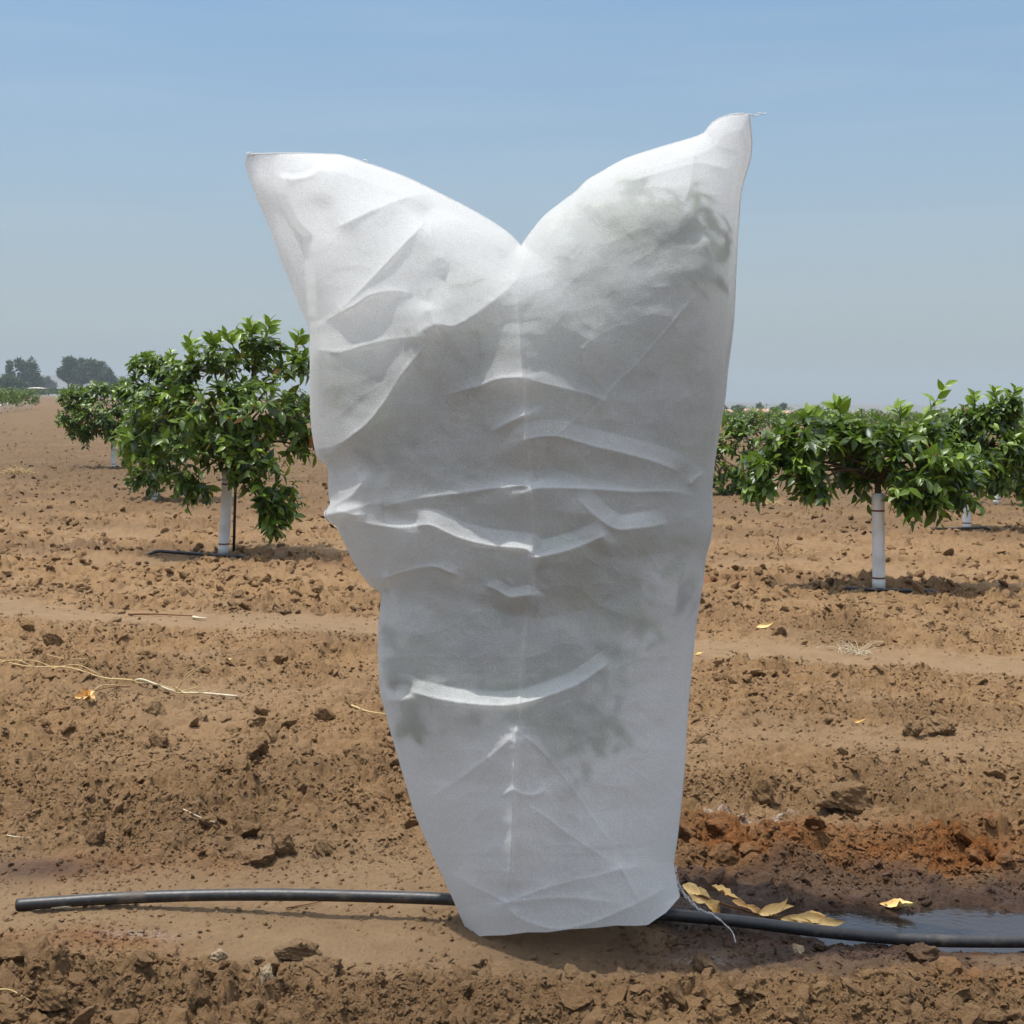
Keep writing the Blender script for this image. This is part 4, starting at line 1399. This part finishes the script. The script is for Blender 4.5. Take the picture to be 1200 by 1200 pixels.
def straw_stalk():
    r = np.random.default_rng(9)
    c = G(130, 802)
    root = empty("dry_stalk", c, "long dry straw stalk lying across the ploughed soil at the left, white broken end", "stalk")
    main = [G(-14, 780, .03), G(30, 786, .028), G(80, 795, .026), G(120, 802, .024), G(152, 808, .022), G(158, 806, .02)]
    mb = MB(); mb.tube(smooth_line(main, 30) - c, np.linspace(.0026, .0036, 30), 7); mb.build("stem", M_STRAW, root)
    mb = MB(); mb.tube(smooth_line([G(156, 807, .026), G(168, 809, .032), G(205, 813, .022), G(240, 816, .018), G(278, 821, .014)], 24) - c, .0042, 7); mb.build("bleached_stem", M_PALE, root)
    sides = [[(-6, 775), (12, 768), (22, 755)], [(28, 784), (24, 766), (14, 750)], [(50, 774), (75, 780), (104, 783)], [(40, 790), (20, 782), (-10, 786)],
             [(158, 808), (190, 812), (215, 821)], [(205, 818), (222, 800), (240, 789)], [(206, 820), (220, 798), (246, 786)], [(206, 821), (232, 822), (250, 816)], [(204, 820), (228, 815), (238, 808)],
             [(140, 812), (120, 815), (110, 818)], [(206, 814), (216, 823), (248, 820)], [(60, 792), (90, 796), (118, 804)], [(6, 783), (40, 784), (66, 794)]]
    for sd in sides:
        mb = MB()
        q = [G(a, b, .03 + .012 * r.uniform()) for a, b in sd]
        Y = np.mean([v[1] for v in q[:1]])
        q = [P(a, b, Y) + [0, 0, .03] if b <= sd[0][1] else G(a, b, .028) for a, b in sd]
        mb.tube(smooth_line(q, 14) - c, np.linspace(.0028, .0012, 14), 5)
        mb.build("side_stem", M_STRAW, root)
    # withered leaf bunch on a side twig
    c2 = G(103, 826)
    root2 = empty("leaf_bunch", c2, "clump of crumpled yellow dry leaves with one orange leaf, left below the long stalk", "dry leaves")
    mb = MB(); mb.tube(smooth_line([G(152, 811, .015), G(132, 814, .02), G(112, 818, .022), G(100, 824, .018)], 16) - c2, np.linspace(.003, .002, 16), 5); mb.build("twig", M_BROWN, root2)
    for i, (dx, dz, L, W, tone) in enumerate([(-.03, .004, .05, .017, .8), (.02, .004, .05, .017, .84), (0, -.002, .045, .019, .76), (.012, .016, .05, .016, .82), (-.008, .026, .045, .014, 1.0), (.004, .006, .05, .018, .88)]):
        mb = MB()
        a = np.array([0, -.01, .022])
        blade(mb, a, [dx * 20, -.2, dz * 18 - .1], [0, -.9, .5], L, W, r.uniform(-.8, .8), tone, r)
        mb.build("leaf", M_DRY, root2)
    c3 = G(60, 838)
    mb = MB()
    mb.tube(smooth_line([G(82, 836, .01), G(60, 838, .012), G(46, 836, .01)], 12), .0022, 5)
    mb.tube(smooth_line([G(60, 838, .012), G(56, 832, .018)], 6), .0018, 5)
    tag(mb.build("brown_twig", M_BROWN, origin=c3), "thin reddish brown twig on the soil below the dry leaf clump at left", "twig")


straw_stalk()


def tuft(px_, py_, wpx, hpx, n, label, mat, seed, cat="dry grass", name="grass_tuft", spread=1.0):
    r = np.random.default_rng(seed)
    c = G(px_, py_)
    k = c[1] / F
    mb = MB()
    for i in range(n):
        x0 = r.normal(0, wpx * .28) * k
        a = c + [x0, r.normal(0, .04), .0]
        a[2] = gz(a[0], a[1])
        d = np.array([r.normal(0, .9) * spread, r.normal(0, .5), abs(r.normal(.5, .35))])
        L = hpx * k * r.uniform(.5, 1.3)
        b = a + norm(d) * L
        m_ = .5 * (a + b) + [0, 0, L * .16]
        mb.tube(smooth_line([a, m_, b], 7), np.linspace(.0016, .0006, 7) * max(1, c[1] / 6), 4, False)
    return tag(mb.build(name, mat, origin=c), label, cat, "dry grass and weeds on the field")


tuft(1000, 766, 44, 18, 44, "bleached dry grass tuft on the near edge of the track, right of the cover", M_PALE, 31)
tuft(20, 556, 30, 12, 60, "yellow straw heap on the bare soil at the far left edge", M_STRAW, 33, spread=1.8)
tuft(905, 592, 20, 10, 40, "yellow dry weeds beneath the hanging left branches of the wide right tree", M_STRAW, 34, spread=1.5)
tuft(913, 650, 8, 34, 6, "few thin brown weed stems standing on the soil left of the wide right tree", M_BROWN, 35, spread=.3, cat="weeds", name="weed_stems")
tuft(933, 652, 30, 10, 24, "flattened orange dry weeds right of the thin brown stems", M_STRAW, 36, spread=1.8)


def stick(pts, rad, mat, label, lift=.012):
    q = [G(a, b, lift) for a, b in pts]
    mb = MB(); mb.tube(smooth_line(q, 16), np.linspace(rad, rad * .5, 16), 6)
    return tag(mb.build("stick", mat, origin=q[0]), label, "stick")


stick([(150, 723), (180, 722), (205, 724), (226, 725)], .006, M_BROWN, "thin brown stick lying in the smooth track left of the cover")
stick([(226, 726), (234, 727), (242, 727)], .009, M_PALE, "short white splinter at the right tip of the brown stick in the track")
stick([(412, 832), (430, 838), (452, 846)], .0045, M_STRAW, "pale straw poking out at the left edge of the white cover")
stick([(60, 1068), (85, 1067), (108, 1060)], .0024, M_PALE, "pale straw tucked under the left end of the black pipe")
stick([(215, 972), (235, 976), (252, 981)], .0016, M_PALE, "pale straw among the clods above the black pipe, left of the brown stones")
stick([(8, 985), (20, 987), (34, 986)], .0016, M_PALE, "short straw on the sand at the far left, above the black pipe")
stick([(0, 1190), (14, 1189), (36, 1193)], .002, M_STRAW, "straw lying at the lower left corner among clods")
stick([(335, 1067), (355, 1064), (376, 1060)], .002, M_BROWN, "fine reddish twig on the sand below the middle of the black pipe", .004)

# ------------------------------------------------------------------ the large clods one can point to
M_STONE = plain_mat("grey_brown_stone", (.36, .27, .17), .95, .15, .25, 40, .8, .006)


def big_clod(px_, py_, wpx, hpx, label, seed, mat=None, sub=5, name="soil_clod", cat="clod"):
    V, T = rock_variant(900 + seed, sub)
    g = G(px_, py_)
    k = g[1] / F
    V = V / np.abs(V).max(0)
    V = V * np.array([wpx * .5 * k, wpx * .4 * k, hpx * .62 * k])
    V[:, 2] += hpx * .28 * k
    n = perlin(V[:, 0] * 60 + V[:, 1] * 41, V[:, 2] * 66 - V[:, 1] * 37 + V[:, 0] * 23, seed)
    n = n + .6 * perlin(V[:, 0] * 170 - V[:, 2] * 90, V[:, 1] * 150 + V[:, 2] * 120, seed + 1)
    V = V * (1 + .07 * n)[:, None]
    W = V + g
    me = arr_mesh(name, V, [T], True, {k_: a for k_, a in soil_attrs(W[:, 0], W[:, 1]).items()} if mat is None else None)
    o = link(name, me, mat or M_SOIL)
    o.location = g
    return tag(o, label, cat)


for i, (x, y, w_, h_, lab, mt) in enumerate([
    (299, 1012, 50, 26, "large rounded brown clod above the black pipe, leftmost of the pair at its middle", None),
    (332, 1004, 38, 32, "tall brown clod right against the large rounded one above the pipe", None),
    (286, 980, 40, 20, "flat brown clod behind the large rounded one above the black pipe", None),
    (380, 1000, 30, 22, "small orange brown clod on the sand, rightmost of the row above the pipe", None),
    (110, 996, 30, 26, "single brown clod alone on the left sand above the black pipe", None),
    (301, 897, 28, 22, "dark squarish clod standing out of the ploughed soil left of the cover", None),
    (186, 880, 26, 20, "dark clod in the ploughed soil, below the long straw stalk", None),
    (32, 742, 20, 14, "dark clod at the far left beside the near edge of the track", None),
    (345, 1122, 66, 26, "broad pale clod in the heap at bottom left, the highest one", None),
    (318, 1140, 36, 24, "rounded clod in the bottom left heap, under the broad one", None),
    (378, 1140, 56, 22, "long flat clod at the right end of the bottom left heap", None),
    (254, 1128, 26, 16, "small whitish stone at the top left of the clod heap below the pipe", M_STONE),
    (312, 1166, 22, 34, "upright pale splinter of clod in the middle of the bottom heap", M_STONE),
    (262, 1180, 28, 22, "broken clod at the bottom edge, left of the upright splinter", None),
    (228, 1198, 34, 40, "flat slab of clod cut off by the bottom edge at left", None),
    (62, 1200, 46, 26, "brown clod at the bottom left corner", None),
    (1080, 1128, 42, 24, "dark rounded clod just below the black pipe in front of the puddle", None),
    (1150, 1002, 46, 36, "big rust orange clod on the bank behind the puddle, far right", None),
    (934, 1118, 20, 14, "pale grey stone below the black pipe, left of the puddle outflow", M_STONE),
    (964, 1116, 22, 14, "brown clod resting under the pipe right of the pale stone", None),
    (976, 1152, 14, 10, "small pinkish white pebble on the soil at lower right", M_STONE),
    (1070, 865, 28, 26, "upright dark clod on the ploughed ridge at right", None),
    (1105, 862, 44, 22, "broad clod mound on the ploughed ridge at the right edge", None),
    (985, 955, 70, 28, "largest broken clod mass right of the cover, above the rust bank", None),
    (890, 945, 34, 34, "pointed clod right of the cover, left of the largest clod mass", None),
]):
    big_clod(x, y, w_, h_, lab, i, mt, name="stone" if mt else "soil_clod", cat="stone" if mt else "clod")
# ------------------------------------------------------------------ far away: trees, hedge, roofs, hills
M_FAR = leaf_material("far_foliage", (.042, .070, .024), (.018, .034, .012), (.07, .06, .03), .15, .7)
M_ROOF = plain_mat("pink_tile_roof", (.46, .27, .20), .85, .2, .1, 1.2, .1, .02)
M_WALL = plain_mat("pale_wall", (.42, .38, .33), .9, .2, .08, .8, .1, .02)
M_DARK = plain_mat("dark_opening", (.05, .055, .06), .4, .4, .2, 1.0)
M_HILL = plain_mat("dry_hill", (.16, .13, .09), 1.0, .1, .2, .01, .1, 1.0)
M_POLE = plain_mat("weathered_pole", (.16, .13, .10), .9, .1, .2, 5)


def at_far(px_, py_, Y):
    return P(px_, py_, Y)


def far_tree(px_, base_py, Y, blobs, label, seed, n=1500, leaf=.55, name="broadleaf_tree", trunk=True, group=None):
    """blobs: (px, py, rx, ry) crown masses"""
    r = np.random.default_rng(seed)
    g = P(px_, base_py, Y)
    k = Y / F
    root = empty(name, g, label, "tree", group)
    tot = sum(b[2] * b[3] for b in blobs)
    Pp, Dd = [], []
    mbt = MB()
    mbt.tube([[0, 0, -2], [0, 0, 2.0], [.1, 0, 4.0]], [.45, .35, .25], 8)
    for (bx, by, rx, ry) in blobs:
        c = P(bx, by, Y) - g
        rad = np.array([rx, .5 * (rx + ry), ry]) * k
        mbt.tube(limb([0, 0, 2.5], c, r, .3), np.linspace(.22, .06, 9), 5)
        m = int(2.6 * n * rx * ry / tot)
        sub = norm(r.normal(size=(14, 3))) * rad * .62
        pick = r.integers(0, 14, m)
        q = sub[pick] + norm(r.normal(size=(m, 3))) * rad * .50 * (r.uniform(0, 1, (m, 1)) ** .4)
        Pp.append(c + q)
        Dd.append(norm(q / rad + r.normal(0, .7, (m, 3))))
    p = np.vstack(Pp); d = np.vstack(Dd)
    m = len(p)
    tone = np.clip(r.normal(.4, .2, m), 0, .94)
    _, me = leaves_mesh("crown", p, d, norm(np.array([0, 0, 1.]) + r.normal(0, .6, (m, 3))), 1.5 * leaf * r.uniform(.6, 1.5, m), tone, 1)
    link("crown", me, M_FAR, root)
    mbt.build("trunk", M_BARK, root)
    return root


Yt = 620.0
far_tree(14, 458, 480, [(14, 452, 19, 13), (4, 455, 14, 12), (24, 455, 12, 10)], "low round olive green tree at the far left, in front of taller dark ones", 51, 1500, .55)
far_tree(12, 458, Yt, [(11, 428, 3.5, 5), (12, 435, 4.5, 5), (13, 445, 5, 8)], "slim dark tree behind the round olive green one at the far left", 52, 500, .7)
far_tree(30, 460, Yt, [(23, 426, 5.5, 6), (37, 427, 5, 7), (29, 434, 10, 8), (40, 436, 6, 5), (36, 445, 10, 9), (46, 448, 6, 7), (26, 448, 8, 8)], "tall uneven dark tree with two tops at the far left horizon", 53, 1500, .8)
far_tree(57, 460, 900, [(55, 449, 6, 6), (62, 452, 4, 4)], "pale hazy tree between the two dark groups on the left horizon", 54, 500, 1.0)
far_tree(80, 458, Yt, [(79, 425, 8, 7), (74, 434, 6, 9), (82, 438, 9, 10)], "dense dark tree forming the left end of the big horizon clump", 55, 1200, .8)
far_tree(96, 458, Yt + 15, [(94, 429, 9, 8), (98, 438, 10, 11), (90, 443, 9, 9)], "dark tree in the middle of the big horizon clump at left", 56, 1200, .8)
far_tree(114, 458, Yt + 5, [(108, 428, 8, 7), (118, 431, 7, 7), (114, 440, 11, 11), (123, 441, 6, 8)], "rounded dark tree right of the middle in the big horizon clump", 57, 1200, .8)
far_tree(130, 458, Yt, [(129, 439, 6, 6), (131, 447, 6, 6)], "smallest tree closing the right end of the big horizon clump", 58, 600, .8)
far_tree(142, 458, 1100, [(141, 447, 6, 5)], "faint hazy tree right of the big horizon clump", 59, 300, 1.2)


def far_palm(px_, base_py, top_py, Y, label, seed):
    r = np.random.default_rng(seed)
    g = P(px_, base_py, Y); top = P(px_, top_py, Y) - g
    root = empty("palm_tree", g, label, "palm tree", "two palms on the right horizon")
    mb = MB(); mb.tube([[0, 0, 0], top * .5, top], [.35, .28, .25], 7); mb.build("trunk", M_POLE, root)
    n = 90
    d = norm(r.normal(size=(n, 3)) + [0, 0, .35])
    _, me = leaves_mesh("crown", np.tile(top, (n, 1)) + d * .2, d, norm(np.array([0, 0, 1.]) + r.normal(0, .3, (n, 3))), np.full(n, 2.0), np.clip(r.normal(.3, .2, n), 0, .9), 1)
    link("crown", me, M_FAR, root)


YB = 520.0
far_palm(890, 485, 477, YB + 60, "small far palm rising behind the left part of the pink roof", 1)
far_palm(918, 485, 477, YB + 60, "small far palm rising behind the right end of the pink roof", 2)


def low_building(x0, x1, base, eave, ridge_, Y, label, roof=True, seed=0):
    g = P(.5 * (x0 + x1), base, Y)
    root = empty("farm_building", g, label, "building")
    k = Y / F
    w_ = (x1 - x0) * k * .5; h_ = (base - eave) * k; rh = (eave - ridge_) * k; dp = 5.0
    def box(mb, x0, x1, y0, y1, z0, z1):
        V = np.array([[x, y, z] for x in (x0, x1) for y in (y0, y1) for z in (z0, z1)])
        Q = [[0, 1, 3, 2], [4, 6, 7, 5], [0, 4, 5, 1], [2, 3, 7, 6], [0, 2, 6, 4], [1, 5, 7, 3]]
        mb.add(V, Q)
    mb = MB(); box(mb, -w_, w_, 0, dp * 2, -1.5, h_); mb.build("wall", M_WALL, root, False)
    mb = MB()
    e = .5
    V = np.array([[-w_ - e, -e, h_ + .01], [w_ + e, -e, h_ + .01], [w_ + e, 2 * dp + e, h_ + .01], [-w_ - e, 2 * dp + e, h_ + .01], [-w_ - e + 1.5, dp, h_ + rh], [w_ + e - 1.5, dp, h_ + rh]])
    mb.add(V, [[0, 1, 5, 4], [2, 3, 4, 5], [0, 3, 2, 1]], [[1, 2, 5], [3, 0, 4]])
    mb.build("roof", M_ROOF if roof else M_WALL, root, False)
    n = max(2, int(w_ / 2.2))
    for i in range(n):
        x = -w_ + (i + .5) * 2 * w_ / n
        mb = MB(); box(mb, x - .45, x + .45, -.05, -.003, h_ * .3, h_ * .75); mb.build("window", M_DARK, root, False)


low_building(872, 906, 487.5, 484, 479, YB, "long low farm building with a pink tiled roof on the right horizon")
low_building(848, 862, 487.5, 484, 480, YB + 20, "short pink roofed house at the right edge of the cover, on the horizon")
low_building(918, 930, 487.5, 484.5, 481, YB + 10, "small pink roofed house right of the long farm building")
low_building(30, 44, 457, 455.2, 453.6, 430, "low pale roofed shed in front of the dark trees at far left", False)
for i, (x, y, rx, ry, lab) in enumerate([
    (864, 482, 7, 5, "hazy round tree between the pink roofs, left of the long building"),
    (910, 484, 6, 5, "hazy tree at the right end of the long pink roof"),
    (846, 482, 5, 6, "hazy tree at the right edge of the cover on the horizon"),
    (942, 485, 8, 4, "low hazy tree right of the small pink roofed house"),
    (956, 484, 6, 5, "hazy tree on the horizon left of the wide tree's top"),
    (1060, 488, 10, 4, "low hazy tree on the horizon above the wide right tree"),
    (1090, 489, 12, 4, "low hazy tree on the horizon beside the tall leafy shoot"),
]):
    far_tree(x, y + 5, YB + 80 + 15 * i, [(x, y, rx, ry), (x + rx * .4, y + 1, rx * .6, ry * .8)], lab, 70 + i, 500, .9)

# telegraph pole and mast on the right horizon
for (x, b, t, lab) in [(898, 488, 473, "thin mast standing behind the pink roofed farm building"), (1095, 488, 476, "thin dark pole on the horizon beside the tall leafy shoot")]:
    g = P(x, b, YB + 100)
    mb = MB(); mb.tube([g, P(x, t, YB + 100)], .16, 6)
    q = P(x, t + 1.5, YB + 100)
    mb.tube([q - [1.2, 0, 0], q + [1.2, 0, 0]], .09, 5)
    tag(mb.build("utility_pole", M_POLE, origin=g), lab, "pole")


# far orchard bands that read as one dark mass
def orchard_mass(name, x0, x1, y_top, y_bot, Y0, Y1, n, label, leaf, seed):
    r = np.random.default_rng(seed)
    Y = r.uniform(Y0, Y1, n)
    xx = r.uniform(x0, x1, n)
    X = (xx - 600) / F * Y
    h = (y_bot - y_top) * Y0 / F
    cell = np.floor(X / 3.2) + 99 * np.floor(Y / 5)
    cx = (np.floor(X / 3.2) + .5) * 3.2
    X = cx + (X - cx) * .85
    top = h * (.75 + .35 * _hash(cell, cell * 0, 4))
    prof = np.sqrt(np.clip(1 - ((X - cx) / 1.7)**2, .1, 1))
    base = CAM_H - (y_bot - HOR) / F * Y
    Z = base + top * prof * r.uniform(0, 1, n) ** .7
    d = norm(r.normal(size=(n, 3)))
    _, me = leaves_mesh(name, np.stack([X, Y, Z], -1), d, norm(np.array([0, 0, 1.]) + r.normal(0, .6, (n, 3))), leaf * r.uniform(.6, 1.4, n), np.clip(r.normal(.25, .2, n), 0, .9), 1)
    tag(link(name, me, M_FAR), label, "orchard", kind="stuff")


orchard_mass("far_orchard", 815, 1230, 485.5, 492, 230, 330, 16000, "dark green mass of far orchard along the right horizon", .5, 3)
orchard_mass("far_hedge", 22, 150, 455.5, 461, 300, 330, 4000, "dark green hedge line in front of the far left trees", .5, 4)
orchard_mass("dry_weeds", 36, 60, 459.5, 466.5, 190, 215, 1, "dry weeds", .5, 5) if False else None

# hills
def hills():
    n = 240
    X = np.linspace(-2600, 2600, n)
    Y0 = 3400.0
    rows = []
    hgt = 22 + 30 * np.exp(-((X + 1150) / 380)**2) + 9 * fbm(X / 420, X * 0 + 3, 301, 4)
    pl = plane_z(X, np.full(n, Y0))
    for f, dy in ((-.3, -260), (.25, -180), (.62, -110), (.9, -50), (1, 0), (.7, 90), (.1, 220), (-.5, 300)):
        z = pl * 1.0 + np.where(f > 0, f, f * .6) * hgt * (1 + .12 * fbm(X / 160, X * 0 + dy, 303, 3) * (f < .95))
        rows.append(np.stack([X, Y0 + dy + 40 * perlin(X / 300, X * 0 + dy, 305), z - 6], -1))
    V = np.stack(rows).reshape(-1, 3)
    tag(link("hills", arr_mesh("hills", V, [grid_faces(8, n)]), M_HILL), kind="structure")


hills()

# ------------------------------------------------------------------ the hazy air
def haze():
    x0, x1, y0, y1, z0, z1 = -6200, 6200, -6200, 6200, -140, 112
    V = np.array([[x, y, z] for x in (x0, x1) for y in (y0, y1) for z in (z0, z1)], float)
    Q = np.array([[0, 1, 3, 2], [4, 6, 7, 5], [0, 4, 5, 1], [2, 3, 7, 6], [0, 2, 6, 4], [1, 5, 7, 3]])
    m, t, o = new_mat("summer_haze")
    N = NT(t)
    v = N.n("ShaderNodeVolumePrincipled", i_Density=.00034)
    v.inputs["Color"].default_value = (.50, .56, .60, 1)
    v.inputs["Anisotropy"].default_value = 0.0
    N.l(v.outputs[0], o.inputs["Volume"])
    tag(link("haze", arr_mesh("haze", V, [Q], False), m), kind="stuff")


haze()
